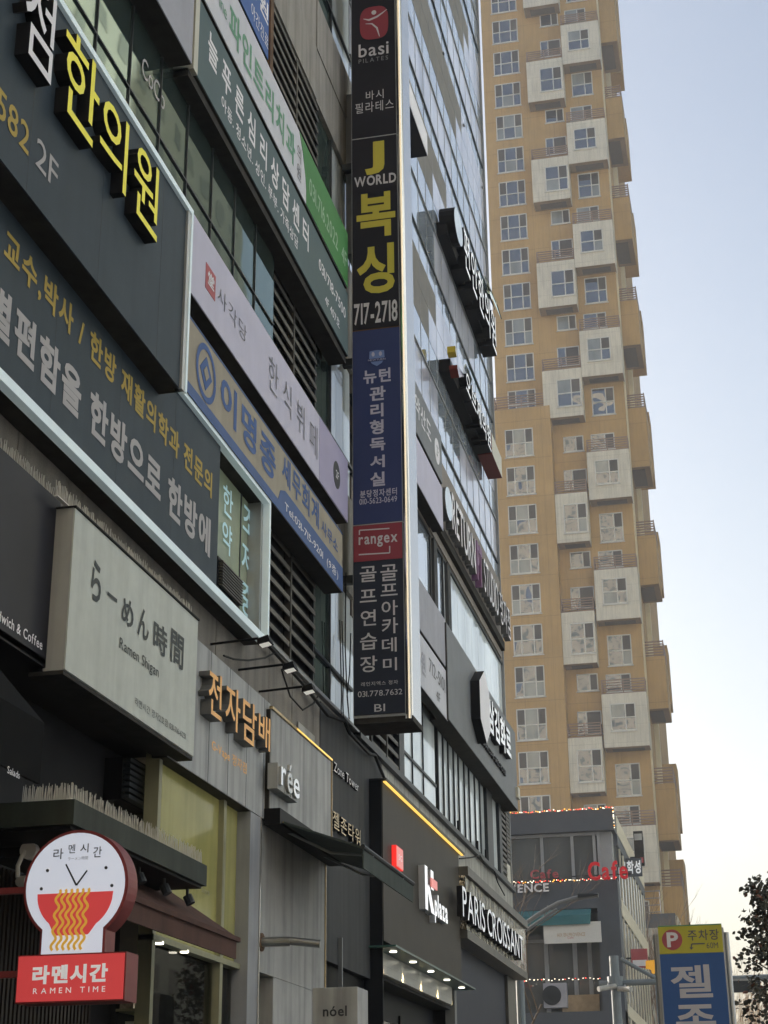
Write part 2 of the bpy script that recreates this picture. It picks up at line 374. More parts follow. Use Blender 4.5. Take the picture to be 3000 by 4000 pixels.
def wtext(body, rect, Y, m, parent, name='lettering', **k): return letters(name, body, rect, onY(Y), m, parent, **k)
def fpoly(name, pts, X, m, parent, ext=0.004, ms=None):   # pts (y, z) on a +X face
    return MB().prism([(X, y, z) for y, z in pts], [(X + ext, y, z) for y, z in pts], 0, 1 if ms else 0).build(name, [m, ms] if ms else m, parent)
def wpoly(name, pts, Y, m, parent, ext=0.004, ms=None):
    return MB().prism([(x, Y, z) for x, z in pts], [(x, Y - ext, z) for x, z in pts], 0, 1 if ms else 0).build(name, [m, ms] if ms else m, parent)
def circ(cx, cz, rx, rz=None, n=28, a0=0, a1=360):
    rz = rx if rz is None else rz; full = a1 - a0 == 360
    return [(cx + rx * math.cos(rad(a0 + (a1 - a0) * i / (n if full else n - 1))), cz + rz * math.sin(rad(a0 + (a1 - a0) * i / (n if full else n - 1)))) for i in range(n)]
def stroke(pts, w):                                        # ribbon outline in 2-D
    L = []; Rr = []
    for i, p in enumerate(pts):
        a = pts[max(i - 1, 0)]; b = pts[min(i + 1, len(pts) - 1)]; dx, dz = b[0] - a[0], b[1] - a[1]; l = math.hypot(dx, dz) or 1
        ww = w[i] if isinstance(w, (list, tuple)) else w
        L.append((p[0] - dz / l * ww, p[1] + dx / l * ww)); Rr.append((p[0] + dz / l * ww, p[1] - dx / l * ww))
    return L, Rr
def ribbon(name, pts, w, place, m, parent, ext=0.005):
    L, Rr = stroke(pts, w); mb = MB()
    for i in range(len(pts) - 1):
        mb.add([place(*L[i], ext), place(*Rr[i], ext), place(*Rr[i+1], ext), place(*L[i+1], ext)], [(0, 1, 2, 3)])
    return mb.build(name, m, parent)

# ================================================================ ground
def sheet(name, m, x0, x1, y0, y1, z, label=None):
    o = MB().box(x0, x1, y0, y1, z - 0.3, z).build(name, m); tag(o, kind='structure'); return o
sheet('ground', 'earth', -400, 400, -400, 600, -0.16)
sheet('road', 'asphalt', 1.6, 15.6, -300, 550, -0.13)
sheet('pavement', 'paving', -4.6, 1.4, -300, 130, 0.0)
sheet('pavement', 'paving', 15.8, 22, -300, 500, 0.0)
sheet('kerb', 'kerb_stone', 1.4, 1.6, -300, 500, -0.02)
sheet('kerb', 'kerb_stone', 15.6, 15.8, -300, 500, -0.02)
mk = MB()
for k in range(-20, 40): mk.box(8.52, 8.68, k * 8, k * 8 + 4, -0.14, -0.126)
tag(mk.build('road_marking', 'road_white'), kind='structure')

# ================================================================ office building on the left
B = thing('office_building', 'long grey office building with glass bands, louvres and stacked shop signs filling the left side', 'building', (-10, 19, 0))
bx('wall', 'interior', B, -16, -4.95, 5, 32.2, 0.0, 33)
XG, XW = -4.66, -4.6
_pm = {}
def pane(name, m, y0, y1, z0, z1, x=XG, tilt=0.035, th=0.02, parent=B):
    k = (m, round(y1 - y0, 3), round(z1 - z0, 3), th)
    if k not in _pm:
        me = bpy.data.meshes.new(name); w, h = k[1] / 2, k[2] / 2
        mb = MB().box(-th, 0, -w, w, -h, h); me.from_pydata(mb.v, [], mb.f); me.materials.append(M[m]); _pm[k] = me
    o = bpy.data.objects.new(name, _pm[k]); col.objects.link(o); o.parent = parent
    o.location = Vector((x, (y0 + y1) / 2, (z0 + z1) / 2)) - ORI[parent.name]
    o.rotation_euler = (0, rad(random.uniform(-tilt, tilt)), rad(random.uniform(-tilt, tilt)))
    return o
def frame(ys, zs, y0, y1, z0, z1, w=0.035, m='frame_dark', x0=XG - 0.05, x1=XG + 0.03, wz=None):
    mb = MB(); wz = wz or w
    for y in ys: mb.box(x0, x1, y - w / 2, y + w / 2, z0, z1)
    for z in zs: mb.box(x0, x1 + 0.004, y0, y1, z - wz / 2, z + wz / 2)
    return mb.build('window_frame', m, B)
def span(a, b, n): return [a + (b - a) * i / n for i in range(n + 1)]

# --- right-hand curtain wall: Y 19.06 .. 32.2
YC = span(19.06, 32.2, 18)
ends = {0: (24.7, 25.4), 1: (25.6, 27.05), 2: (28.5, 29.25), 3: (30.05, 30.85), 4: (31.6, 32.0)}
for k in range(5):
    s = 13.33 + 3.29 * k
    for i in range(18):
        a, b = YC[i] + 0.006, YC[i + 1] - 0.006
        pane('pane', 'glass_right', a, b, s - 0.44, s - 0.02)
        pane('pane', 'glass_pale' if (k + i // 3) % 3 else 'glass_right', a, b, s + 0.02, s + 0.94)
        pane('pane', 'glass_right', a, b, s + 0.98, s + 1.59)
        mid = (YC[i] + YC[i + 1]) / 2
        for j, (za, zb) in enumerate(((s + 1.6, s + 2.22), (s + 2.23, s + 2.85))):
            g = 'grey_stone' if mid < ends[k][j] else 'glass_pale'
            pane('spandrel_panel', g, a, b, za, zb, tilt=0.03, x=XG + 0.004, th=0.05)
    frame(YC, [], 19.06, 32.2, s - 0.44, s + 2.85, 0.010, m='frame_grey', x1=XG + 0.006)
    frame([], [s], 19.06, 32.2, s - 0.44, s + 2.85, 0.05, x1=XG + 0.02); frame([], [s + 0.96], 19.06, 32.2, s - 0.44, s + 2.85, 0.03, m='frame_grey', x1=XG + 0.02)
bx('wall', 'concrete', B, -4.95, -4.68, 19.06, 32.2, 29.6, 33)
bx('corner_trim', 'frame_grey', B, -4.72, -4.6, 32.2, 32.26, 6.5, 33)
# small ventilation stubs on the curtain wall
for (y, z) in [(27.15, 22.69), (29.54, 22.56), (32.01, 22.53), (26.89, 12.89), (29.26, 12.88)]:
    bx('glass_clamp', 'frame_grey', B, -4.66, -4.62, y - 0.05, y + 0.05, z - 0.012, z + 0.012)
# open top-hung windows
for (y, z) in [(30.75, 19.74), (31.81, 20.06), (29.01, 16.47)]:
    w = MB().hexa([(-4.38, y, z - 0.75), (-4.38, y + 0.72, z - 0.75), (-4.40, y + 0.72, z - 0.75), (-4.40, y, z - 0.75),
                   (-4.62, y, z), (-4.62, y + 0.72, z), (-4.645, y + 0.72, z), (-4.645, y, z)]).build('open_window', 'glass_left', B)
# lower rows on the right: second floor band and third floor band
bx('spandrel_panel', 'taupe', B, -4.95, -4.62, 19.06, 32.2, 11.12, 12.89)
for i in range(18):
    a, b = YC[i] + 0.006, YC[i + 1] - 0.006
    if 3 <= i: pane('pane', 'glass_blind' if i > 8 else 'glass_right', a, b, 9.96, 11.10)
frame([22.9, 23.12, 24.5, 25.6, 26.25], [9.94, 11.1], 19.06, 32.2, 9.94, 11.1, 0.05)
for y in (24.62, 25.85): bx('pier', 'dark_cladding', B, -4.7, -4.6, y, y + 0.28, 9.95, 11.1)
bx('spandrel_panel', 'taupe', B, -4.95, -4.64, 19.06, 32.2, 8.0, 9.93)
# second-floor windows (above the shops), Z 6.51 .. 8.0
for a, b in ((21.95, 22.7), (22.7, 23.5), (23.5, 24.5)):
    pane('pane', 'glass_blind', a + .01, b - .01, 6.53, 6.92, x=XG + .02); pane('pane', 'glass_blind', a + .01, b - .01, 6.95, 8.0, x=XG + .02)
frame([22.7, 23.5], [6.935], 21.95, 24.5, 6.5, 8.0, 0.02, wz=0.04, x1=XG + .04)
YM = [24.67, 25.14, 25.59, 26.08, 26.53, 27.08, 27.57, 28.15, 28.69, 29.24]
for i, (a, b) in enumerate(zip(YM[:-1], YM[1:])):
    pane('pane', 'glass_blind', a + 0.03, b - 0.03, 6.53, 7.95, x=XG + .02)
frame(YM, [], 24, 30, 6.5, 8.0, 0.055, x1=XG + .045)
for y in (26.2, 28.1, 29.0): bx('window_stay', 'black_metal', B, -4.62, -4.585, y, y + 0.04, 6.52, 6.72)
YP = [29.19, 29.84, 30.63, 30.94, 31.65, 32.49]
bx('pier', 'frame_dark', B, -4.7, -4.58, YP[0], YP[1], 6.5, 8.0)
pane('pane', 'glass_blind', YP[1], YP[2], 6.53, 7.95, x=XG + .02)
bx('pier', 'frame_dark', B, -4.7, -4.58, YP[2], YP[3], 6.5, 8.0)
def louvre(y0, y1, z0, z1, pitch, x=-4.62, m='louvre', face=0.055):
    bx('louvre_back', 'interior', B, x - 0.1, x - 0.06, y0, y1, z0, z1)
    bx('louvre_post', m, B, x - 0.05, x + 0.02, y0 - 0.03, y0 + 0.02, z0, z1)
    z = z0 + 0.03; k = None
    while z < z1 - 0.04:
        if k is None:
            k = MB().hexa([(x + .015, y0 + .02, z0 + .03), (x + .015, y1, z0 + .03), (x, y1, z0 + .03), (x, y0 + .02, z0 + .03),
                           (x + .015, y0 + .02, z0 + .03 + face), (x + .015, y1, z0 + .03 + face), (x - .06, y1, z0 + .06 + face), (x - .06, y0 + .02, z0 + .06 + face)]).build('slat', 'louvre_edge', B)
        else: inst(k, B, (0, 0, z - z0 - 0.03))
        z += pitch
louvre(YP[3] + .03, YP[4], 6.53, 7.95, 0.11)
louvre(YP[4] + .05, 32.15, 6.95, 8.0, 0.08)
bx('spandrel_panel', 'cream', B, -4.95, -4.62, YP[4] + .05, 32.15, 6.5, 6.92)
bx('sill', 'frame_dark', B, -4.7, -4.53, 19.06, 32.2, 6.41, 6.49)
bx('spandrel_panel', 'pale_concrete', B, -4.95, -4.6, 19.9, 32.2, 4.7, 6.41)

# --- left-hand part: Y 5 .. 19.06
for (z0, z1) in ((6.5, 8.2), (9.5, 11.4), (12.9, 14.38), (16.0, 17.7)):
    xo = .13 if z0 == 9.5 else 0
    for i in range(13):
        a = 5.6 + 0.725 * i; b = a + 0.725
        tr = z0 + 0.52
        pane('pane', 'glass_left', a + .008, b - .008, z0, tr - .01, x=XG + xo); pane('pane', 'glass_left', a + .008, b - .008, tr + .01, z1, x=XG + xo)
    frame([5.6 + 0.725 * i for i in range(1, 13)], [], 5, 15, z0, z1, 0.014, x1=XG + .015 + xo)
    frame([], [z0 + 0.52], 5.6, 15.0, z0, z1, 0.018, x1=XG + .012 + xo)
    pane('pane', 'glass_left', 17.2, 17.56, z0, z1); pane('pane', 'glass_left', 17.57, 17.93, z0, z1)
    for a, b in ((17.95, 18.3), (18.31, 18.67), (18.68, 19.04)): pane('pane', 'glass_blind', a, b, z0, z0 + .5); pane('pane', 'glass_blind', a, b, z0 + .53, z1)
    frame([17.17, 17.94], [z0 + 0.515], 17.2, 19.06, z0, z1, 0.04)
for z0, z1 in ((6.5, 8.0), (9.55, 11.3), (12.9, 14.36)):
    louvre(15.05, 16.08, z0, z1, 0.17); louvre(16.12, 17.15, z0, z1, 0.17)
louvre(19.98, 20.82, 6.52, 8.0, 0.17); louvre(20.89, 21.8, 6.52, 8.0, 0.17)
bx('pier', 'frame_dark', B, -4.7, -4.59, 21.62, 21.95, 6.5, 8.0); bx('pier', 'frame_grey', B, -4.7, -4.6, 19.5, 19.8, 6.5, 8.0)
pane('pane', 'glass_blind', 19.06, 19.5, 6.53, 8.0)
for z0, z1 in ((8.2, 9.5), (11.4, 12.9)): bx('spandrel_panel', 'concrete', B, -4.95, XW, 5, 19.06, z0, z1)
for z0, z1 in ((14.38, 16.0), (17.7, 19.2)):                       # spandrel slabs, two courses
    for i in range(7):
        a = 5 + 2.0 * i
        for zz, z2 in ((z0, (z0 + z1) / 2 - .004), ((z0 + z1) / 2 + .004, z1)): bx('spandrel_panel', 'concrete', B, -4.95, XW + 0.012 * ((i + int(zz)) % 2), a + .004, min(a + 1.996, 19.05), zz, z2)
bx('wall', 'concrete', B, -4.95, XW, 5, 19.06, 19.2, 33)
# mounting box beside the blade sign, brackets
bx('mounting_box', 'charcoal_panel', B, -4.6, -4.42, 18.62, 19.05, 13.0, 15.6)
# --- stone cladding strip above the shops
for i in range(16):
    a = 5.0 + 0.86 * i; b = a + 0.86
    bx('stone_panel', 'stone', B, -4.95, XW + random.uniform(0, .006), a + .006, b - .006, 5.86, 6.46)
    bx('stone_panel', 'stone', B, -4.95, XW + random.uniform(0, .006), a + .006, b - .006, 4.7, 5.85)
bx('sill', 'frame_grey', B, -4.68, -4.55, 14.9, 19.9, 6.47, 6.51)

wl_ = thing('window_lettering', 'pale script lettering stuck on the upper office window above the yellow letters', 'lettering', (-4.52, 11, 10.2))
ftext('CoCo', (10.93, 11.5, 10.35, 10.55), -4.525, 'grey_print', wl_)
# ================================================================ signs on the left part
def fsign(name, label, rect, X, depth, board, cat='sign', side='sign_back', group=None):
    y0, y1, z0, z1 = rect
    r = thing(name, label, cat, (X - depth, (y0 + y1) / 2, z0), group)
    MB().box(X - depth, X - 0.01, y0, y1, z0, z1).build('cabinet', side, r)
    MB().box(X - 0.01, X, y0 + .004, y1 - .004, z0 + .004, z1 - .004).build('board', board, r)
    return r
# clinic, upper board
X = -4.2
r = fsign('clinic_sign', 'dark grey clinic board with raised yellow Hangul letters, upper tier', (6.2, 11.37, 7.46, 9.15), X, 0.32, 'clinic_board')
y1 = 11.37; zb = 7.46; zt = 9.15
bx('light_strip', 'led_white', r, X - .02, X + .03, 6.2, y1 + .04, zt, zt + .055)
bx('light_strip', 'led_white', r, X - .02, X + .03, y1, y1 + .04, zb, zt)
bx('side_panel', 'alu', r, X - .05, X + .022, y1 - .07, y1 - .002, zb, zt - .002)
LM = ['letter_yellow', 'letter_side']
ftext('한', (8.53, 9.15, 8.29, 8.99), X, LM, r, 'letter', ext=.10, off=.004)
ftext('의', (9.2, 9.73, 8.29, 8.92), X, LM, r, 'letter', ext=.10, off=.004)
ftext('원', (9.87, 10.4, 8.29, 8.94), X, LM, r, 'letter', ext=.10, off=.004)
ftext('점', (7.9, 8.35, 8.3, 8.99), X, ['letter_white', 'letter_side'], r, 'letter', ext=.10, off=.004)
for k_ in range(4): bx('seam', 'frame_dark', r, X, X + .0012, 7.1 + 1.22 * k_, 7.104 + 1.22 * k_, zb + .01, zt - .01)
ftext('7582', (7.64, 8.3, 7.72, 7.94), X, 'gold_print', r, off=.01)
ftext('2F', (8.41, 8.76, 7.74, 7.96), X, 'grey_print', r)
# clinic, lower board
X = -4.4
yR = 14.45; zb = 6.29; zt = 7.69; yB = 12.99
r = thing('clinic_sign', 'dark grey clinic board with gold and grey print in a white light frame, lower tier', 'sign', (-4.6, 10, zb))
bx('cabinet', 'sign_back', r, -4.6, X - .01, 5.6, yB, zb, zt); bx('board', 'clinic_board', r, X - .01, X, 5.6, yB - .004, zb + .004, zt - .004)
bx('light_strip', 'led_white', r, X - .03, X + .04, 5.6, yR + .05, zb - .075, zb)
bx('light_strip', 'led_white', r, X - .03, X + .04, 11.6, yR + .05, zt, zt + .055)
bx('light_strip', 'led_white', r, X - .03, X + .04, yR, yR + .05, zb, zt)
bx('frame_return', 'alu', r, -4.6, X - .031, yR - .06, yR - .004, zb, zt); bx('frame_return', 'sign_back', r, -4.6, X - .031, yB, yR, zt, zt + .05); bx('frame_return', 'sign_back', r, -4.6, X - .031, 5.6, yR, zb - .06, zb - .003)
for k_ in range(5): bx('seam', 'frame_dark', r, X, X + .0012, 6.9 + 1.22 * k_, 6.904 + 1.22 * k_, zb + .01, zt - .01)
ftext('교수,박사 / 한방 재활의학과 전문의', (8.47, 12.77, 7.07, 7.33), X, 'gold_print', r, off=.028)
ftext('별편함을 한방으로 한방에', (8.34, 12.77, 6.52, 6.88), X, 'grey_print', r, off=.035)
ftext('한약', (13.54, 13.84, 6.91, 7.58), -4.55, 'film_letter', r, off=.012, stack=True)
ftext('조제중', (14.16, 14.55, 6.49, 7.61), -4.55, 'film_letter', r, off=.012, stack=True)
yF = 14.14
bx('film_pane', 'film_olive', r, -4.58, -4.562, yB + .01, yF - .012, zb, zt); bx('film_pane', 'film_olive', r, -4.58, -4.562, yF + .012, yR - .07, zb, zt); bx('film_frame', 'frame_dark', r, -4.59, -4.555, yF - .012, yF + .012, zb, zt)
g = (13.22, 13.89, 6.4, 6.71)
gr = bx('vent_grille', 'black_metal', r, -4.55, -4.47, *g)
for i in range(9):
    z = g[2] + .03 + (g[3] - g[2] - .05) * i / 9
    o = MB().hexa([(-4.43, g[0] + .03, z), (-4.43, g[1] - .02, z), (-4.47, g[1] - .02, z + .01), (-4.47, g[0] + .03, z + .01), (-4.43, g[0] + .03, z + .012), (-4.43, g[1] - .02, z + .012), (-4.47, g[1] - .02, z + .024), (-4.47, g[0] + .03, z + .024)]).build('slat', 'louvre_edge', gr)
# buffet
X = -4.35
rc = (11.83, 17.67, 8.7, 9.51)
r = fsign('restaurant_sign', 'pinkish white banner with a red seal and thin brush Hangul, second floor', rc, X, 0.25, 'pink_board')
bx('board', 'lilac_board', r, X, X + .003, rc[1] - 1.35, rc[1] - .005, rc[2] + .004, rc[3] - .004)
q = (12.27, 12.55, 8.96, 9.22)
fpoly('seal', [(q[0], q[2]), (q[1], q[2]), (q[1], q[3]), (q[0], q[3])], X, 'seal_red', r)
ftext('堂', (q[0] + .05, q[1] - .05, q[2] + .07, q[3] - .05), X + .004, 'letter_white', r, off=.02)
ftext('사각당', (12.62, 13.52, 9.0, 9.19), X, 'ink_soft', r, off=-.01)
ftext('한식뷔페', (14.28, 16.21, 8.91, 9.3), X + .004, 'ink_soft', r, off=-.014, track=.25)
q = (16.96, 17.27, 8.93, 9.27)
fpoly('disc', circ((q[0] + q[1]) / 2, (q[2] + q[3]) / 2, (q[1] - q[0]) / 2, (q[3] - q[2]) / 2), X + .003, 'ink', r)
ftext('2F', (q[0] + .09, q[1] - .09, q[2] + .12, q[3] - .12), X + .008, 'letter_white', r, off=.01)
# tax office
rc = (11.76, 17.41, 7.73, 8.47)
r = fsign('office_sign', 'weathered beige board with blue Hangul and a blue phone band', rc, X, 0.22, 'beige_board')
yb0 = 14.7; yb1 = yb0 + .25
fpoly('colour_band', [(rc[0], rc[2]), (rc[1], rc[2]), (rc[1], rc[2] + .30), (yb1, rc[2] + .30), (yb0 + .08, rc[2] + .24), (yb0, rc[2] + .11), (rc[0], rc[2] + .11)], X, 'blue_band', r)
fpoly('colour_band', [(rc[0], rc[3] - .02), (rc[1], rc[3] - .02), (rc[1], rc[3] - .004), (rc[0], rc[3] - .004)], X, 'blue_band', r)
q = (12.1, 12.64, 7.86, 8.4)
cy, cz, ry, rz = (q[0] + q[1]) / 2, (q[2] + q[3]) / 2, (q[1] - q[0]) / 2, (q[3] - q[2]) / 2
ribbon('emblem_ring', circ(cy, cz, ry * .92, rz * .92, 36) + circ(cy, cz, ry * .92, rz * .92, 36)[:1], .03, onX(X), 'blue_print', r)
fpoly('emblem', [(cy - ry * .62, cz), (cy, cz - rz * .62), (cy + ry * .62, cz), (cy, cz + rz * .62)], X, 'blue_print', r)
fpoly('emblem', [(cy - ry * .28, cz), (cy, cz - rz * .28), (cy + ry * .28, cz), (cy, cz + rz * .28)], X + .004, 'beige_board', r)
ftext('이명종', (12.79, 14.59, 7.95, 8.36), X, 'blue_print', r, off=.03)
ftext('세무회계', (14.82, 16.31, 8.1, 8.42), X, 'blue_print', r, off=.02)
ftext('사무소', (16.42, 17.17, 8.12, 8.29), X, 'blue_print', r, off=.02)
ftext('Tel:031-715-9201  (9층)', (14.93, 17.17, 7.79, 7.92), X + .004, 'letter_white', r, off=.005)
# counselling centre + dental clinic
rc = (11.81, 17.7, 10.96, 11.85)
r = fsign('centre_sign', 'slate green banner with white Hangul of a counselling centre, fourth floor', rc, X, 0.28, 'teal_board')
ftext('늘푸른심리상담센터', (12.11, 15.78, 11.35, 11.71), X, 'letter_white', r, off=.02, track=.25)
ftext('아동. 청소년. 성인. 부부. 가족상담', (12.55, 15.33, 11.11, 11.27), X, 'letter_white', r, off=.012)
ftext('031/718-7500', (16.25, 17.56, 11.41, 11.56), X, 'letter_white', r, off=.01)
ftext('4F 407호', (16.55, 17.25, 11.11, 11.24), X, 'letter_white', r, off=.01)
bx('end_bracket', 'cream', r, -4.6, X + .02, rc[0] - .12, rc[0] - .01, rc[2] - .03, rc[3] + 3)
bx('tray', 'sign_back', r, -4.6, X - .03, rc[0] - .12, rc[1], rc[2] - .1, rc[2] - .012)
zD = rc[3]
rc = (11.81, 17.69, 11.93, 12.73)
r = fsign('dental_sign', 'white dental clinic banner with green Hangul ending in a green phone panel', rc, X, 0.27, 'white_board')
yg = 15.67
bd = [(yg - .32, rc[3] - .004), (yg - .16, rc[3] - .2), (yg - .04, rc[3] - .45), (yg, rc[2] + .2), (yg, rc[2] + .004)]
fpoly('colour_panel', [(rc[1] - .005, rc[2] + .004), (rc[1] - .005, rc[3] - .004)] + bd, X, 'green_board', r)
ftext('파인트리치과', (12.71, 15.17, 12.09, 12.51), X, 'green_print', r, off=.03)
ftext('의원', (15.25, 15.43, 12.06, 12.52), X, 'ink_soft', r, stack=True)
ftext('Pine', (12.28, 12.63, 12.19, 12.35), X, 'green_print', r)
ftext('031.716.2022  4F', (15.78, 17.6, 12.15, 12.39), X + .004, 'pale_green_print', r, off=.012)
# blue night clinic sign above
rc = (12.63, 14.23, 12.91, 14.09)
r = fsign('clinic_sign', 'bright blue night clinic board with white Hangul above the white dental banner', rc, -4.4, 0.2, 'blue_board')
ftext('야간진료', (13.57, 14.21, 13.01, 13.2), -4.4, 'letter_white', r)
ftext('의원', (13.39, 14.19, 13.33, 13.62), -4.4, 'letter_white', r, off=.02)
bx('edge_post', 'rust', r, -4.6, -4.38, rc[1] + .005, rc[1] + .12, rc[2] - .6, rc[3])
# plain end cabinet at the top left
rc = (6.0, 11.56, 10.87, 12.3)
r = fsign('blank_sign', 'plain lilac grey sign cabinet with a dark underside at the top left', rc, -4.3, 0.3, 'pale_grey_panel')

# ================================================================ tall blade sign
YB = 18.2
bl = thing('blade_sign', 'tall double-sided blade sign with stacked dark and navy panels and a chrome edge', 'sign', (-4.1, 18.4, 6.4))
bx0, bx1 = -4.41, -3.79
zs = [6.45, 8.87, 11.58, 14.53, 17.72]
bx('cabinet', 'alu', bl, bx0 - .012, bx1 + .012, YB + .02, YB + .62, zs[0] - .02, zs[4])
bx('base_tray', 'sign_back', bl, bx0 - .01, bx1 + .09, YB + .03, YB + .6, zs[0] - .09, zs[0] - .022)
e = MB(); n = 10
e.tube([(bx1 + .035, YB + .06, zs[0] - .06), (bx1 + .035, YB + .06, zs[4])], .05, 14); e.box(bx1 + .012, bx1 + .075, YB + .1, YB + .6, zs[0] - .06, zs[4]); e.build('chrome_edge', 'chrome', bl)
for k, m in enumerate(('panel_slate', 'panel_navy', 'panel_black', 'panel_black')):
    bx('panel', m, bl, bx0, bx1, YB, YB + .02, zs[k] + .012, zs[k + 1] - .006)
    bx('panel_joint', 'rust' if k == 1 else 'alu', bl, bx0, bx1, YB - .004, YB + .021, zs[k + 1] - .006, zs[k + 1] + .006)
for z in (8.2, 11.2, 14.2): bx('arm', 'frame_dark', bl, -4.6, bx0 - .02, YB + .2, YB + .3, z, z + .1)
W = lambda t, r_, m, **k: wtext(t, r_, YB, m, bl, **k)
# fitness panel
q = (-4.29, -3.88, 16.15, 16.71)
cx, cz, hx, hz = (q[0] + q[1]) / 2, (q[2] + q[3]) / 2, (q[1] - q[0]) / 2, (q[3] - q[2]) / 2
pe = lambda t, e: math.copysign(abs(t) ** e, t)
wpoly('emblem', [(cx + hx * pe(math.cos(t), .62), cz + hz * pe(math.sin(t), .62)) for t in [2 * math.pi * i / 32 for i in range(32)]], YB, 'panel_red', bl)
wpoly('emblem_mark', circ(cx, cz + hz * .62, hx * .17, hz * .13, 14), YB - .004, 'print_white', bl)
ribbon('emblem_mark', [(cx - hx * .75, cz + hz * .32), (cx - hx * .35, cz + hz * .2), (cx + hx * .2, cz + hz * .33), (cx + hx * .6, cz + hz * .52), (cx + hx * .92, cz + hz * .7)], [.004, .016, .016, .010, .003], onY(YB), 'print_white', bl, .006)
ribbon('emblem_mark', [(cx - hx * .6, cz), (cx - hx * .15, cz - hz * .05), (cx + hx * .2, cz - hz * .35), (cx + hx * .38, cz - hz * .9)], [.004, .012, .014, .005], onY(YB), 'print_white', bl, .006)
W('basi', (-4.31, -3.88, 15.87, 16.09), 'print_white', off=.01)
W('PILATES', (-4.31, -3.89, 15.77, 15.84), 'print_grey', track=.2)
W('바시', (-4.21, -3.96, 15.14, 15.29), 'print_white')
W('필라테스', (-4.36, -3.82, 14.94, 15.11), 'print_white')
# boxing gym panel
W('J', (-4.23, -3.96, 13.93, 14.45), 'print_yellow', off=.05)
W('WORLD', (-4.38, -3.8, 13.76, 13.92), 'print_white', off=.03)
W('복', (-4.35, -3.82, 12.95, 13.64), 'print_yellow', off=.032)
W('싱', (-4.35, -3.84, 12.1, 12.84), 'print_yellow', off=.032)
W('717-2718', (-4.39, -3.81, 11.66, 11.98), 'print_white', off=.02)
# reading room panel
q = (-4.21, -3.97, 11.04, 11.27)
cx, cz, hx, hz = (q[0] + q[1]) / 2, (q[2] + q[3]) / 2, (q[1] - q[0]) / 2, (q[3] - q[2]) / 2
wpoly('emblem', [(cx - hx * .8, cz + hz * .9), (cx, cz + hz), (cx + hx * .8, cz + hz * .9), (cx + hx * .85, cz - hz * .1), (cx + hx * .55, cz - hz * .65), (cx, cz - hz), (cx - hx * .55, cz - hz * .65), (cx - hx * .85, cz - hz * .1)], YB, 'emblem_blue', bl)
wpoly('emblem_mark', [(cx - hx, cz - hz * .05), (cx + hx, cz - hz * .05), (cx + hx, cz - hz * .4), (cx - hx, cz - hz * .4)], YB - .004, 'panel_navy', bl)
wtext('NEWTURN', (cx - hx * .95, cx + hx * .95, cz - hz * .34, cz - hz * .12), YB - .006, 'print_lilac', bl)
for s_ in (-.4, .4): wpoly('emblem_mark', circ(cx + hx * s_, cz + hz * .5, hx * .17, hz * .28, 12), YB - .004, 'print_lilac', bl)
W('뉴턴', (-4.27, -3.91, 10.8, 11.0), 'print_lilac', off=.03)
for ch, a, b in (('관', 1265, 1380), ('리', 1400, 1512), ('형', 1535, 1650), ('독', 1680, 1787), ('서', 1820, 1925), ('실', 1960, 2072)):
    W(ch, {'관': (-4.19, -3.98, 10.55, 10.75), '리': (-4.18, -4.01, 10.32, 10.51), '형': (-4.19, -4.01, 10.08, 10.28), '독': (-4.19, -3.99, 9.85, 10.03), '서': (-4.19, -4.0, 9.62, 9.79), '실': (-4.19, -4.0, 9.37, 9.56)}[ch], 'print_lilac', off=.03)
W('분당정자센터', (-4.32, -3.85, 9.23, 9.33), 'print_lilac', off=.02)
W('010-5623-0649', (-4.33, -3.85, 9.14, 9.22), 'print_lilac', off=.01)
# golf panel
q = (-4.4, -3.8, 8.39, 8.84)
wpoly('colour_panel', [(bx0 + .004, q[2]), (bx1 - .004, q[2]), (bx1 - .004, q[3] + .02), (bx0 + .004, q[3] + .02)], YB - .001, 'panel_red', bl)
W2 = lambda t, r_, m, **k: wtext(t, r_, YB - .005, m, bl, **k)
W2('rangex', (-4.34, -3.85, 8.56, 8.71), 'print_white', off=.02)
for pts in ([(-4.33, 8.74), (-4.33, 8.8), (-3.95, 8.79)], [(-4.34, 8.48), (-3.95, 8.47), (-3.95, 8.56)]):
    for a, b in zip(pts[:-1], pts[1:]): ribbon('emblem_mark', [a, b], .008, onY(YB - .004), 'print_white', bl)
for ch, r_ in (('골', (-4.07, -3.86, 8.11, 8.32)), ('프', (-4.07, -3.86, 7.92, 8.07)), ('아', (-4.06, -3.86, 7.67, 7.86)), ('카', (-4.06, -3.86, 7.44, 7.64)), ('데', (-4.06, -3.88, 7.21, 7.39)), ('미', (-4.05, -3.88, 6.98, 7.14)),
               ('골', (-4.33, -4.12, 8.12, 8.32)), ('프', (-4.33, -4.12, 7.86, 8.02)), ('연', (-4.32, -4.13, 7.56, 7.76)), ('습', (-4.33, -4.12, 7.26, 7.47)), ('장', (-4.33, -4.12, 6.98, 7.18))):
    W(ch, r_, 'print_white', off=.01)
W('레인지엑스 정자', (-4.32, -3.87, 6.81, 6.86), 'print_white')
W('031.778.7632', (-4.36, -3.82, 6.68, 6.75), 'print_white')
W('B1', (-4.16, -4.03, 6.49, 6.58), 'print_white')

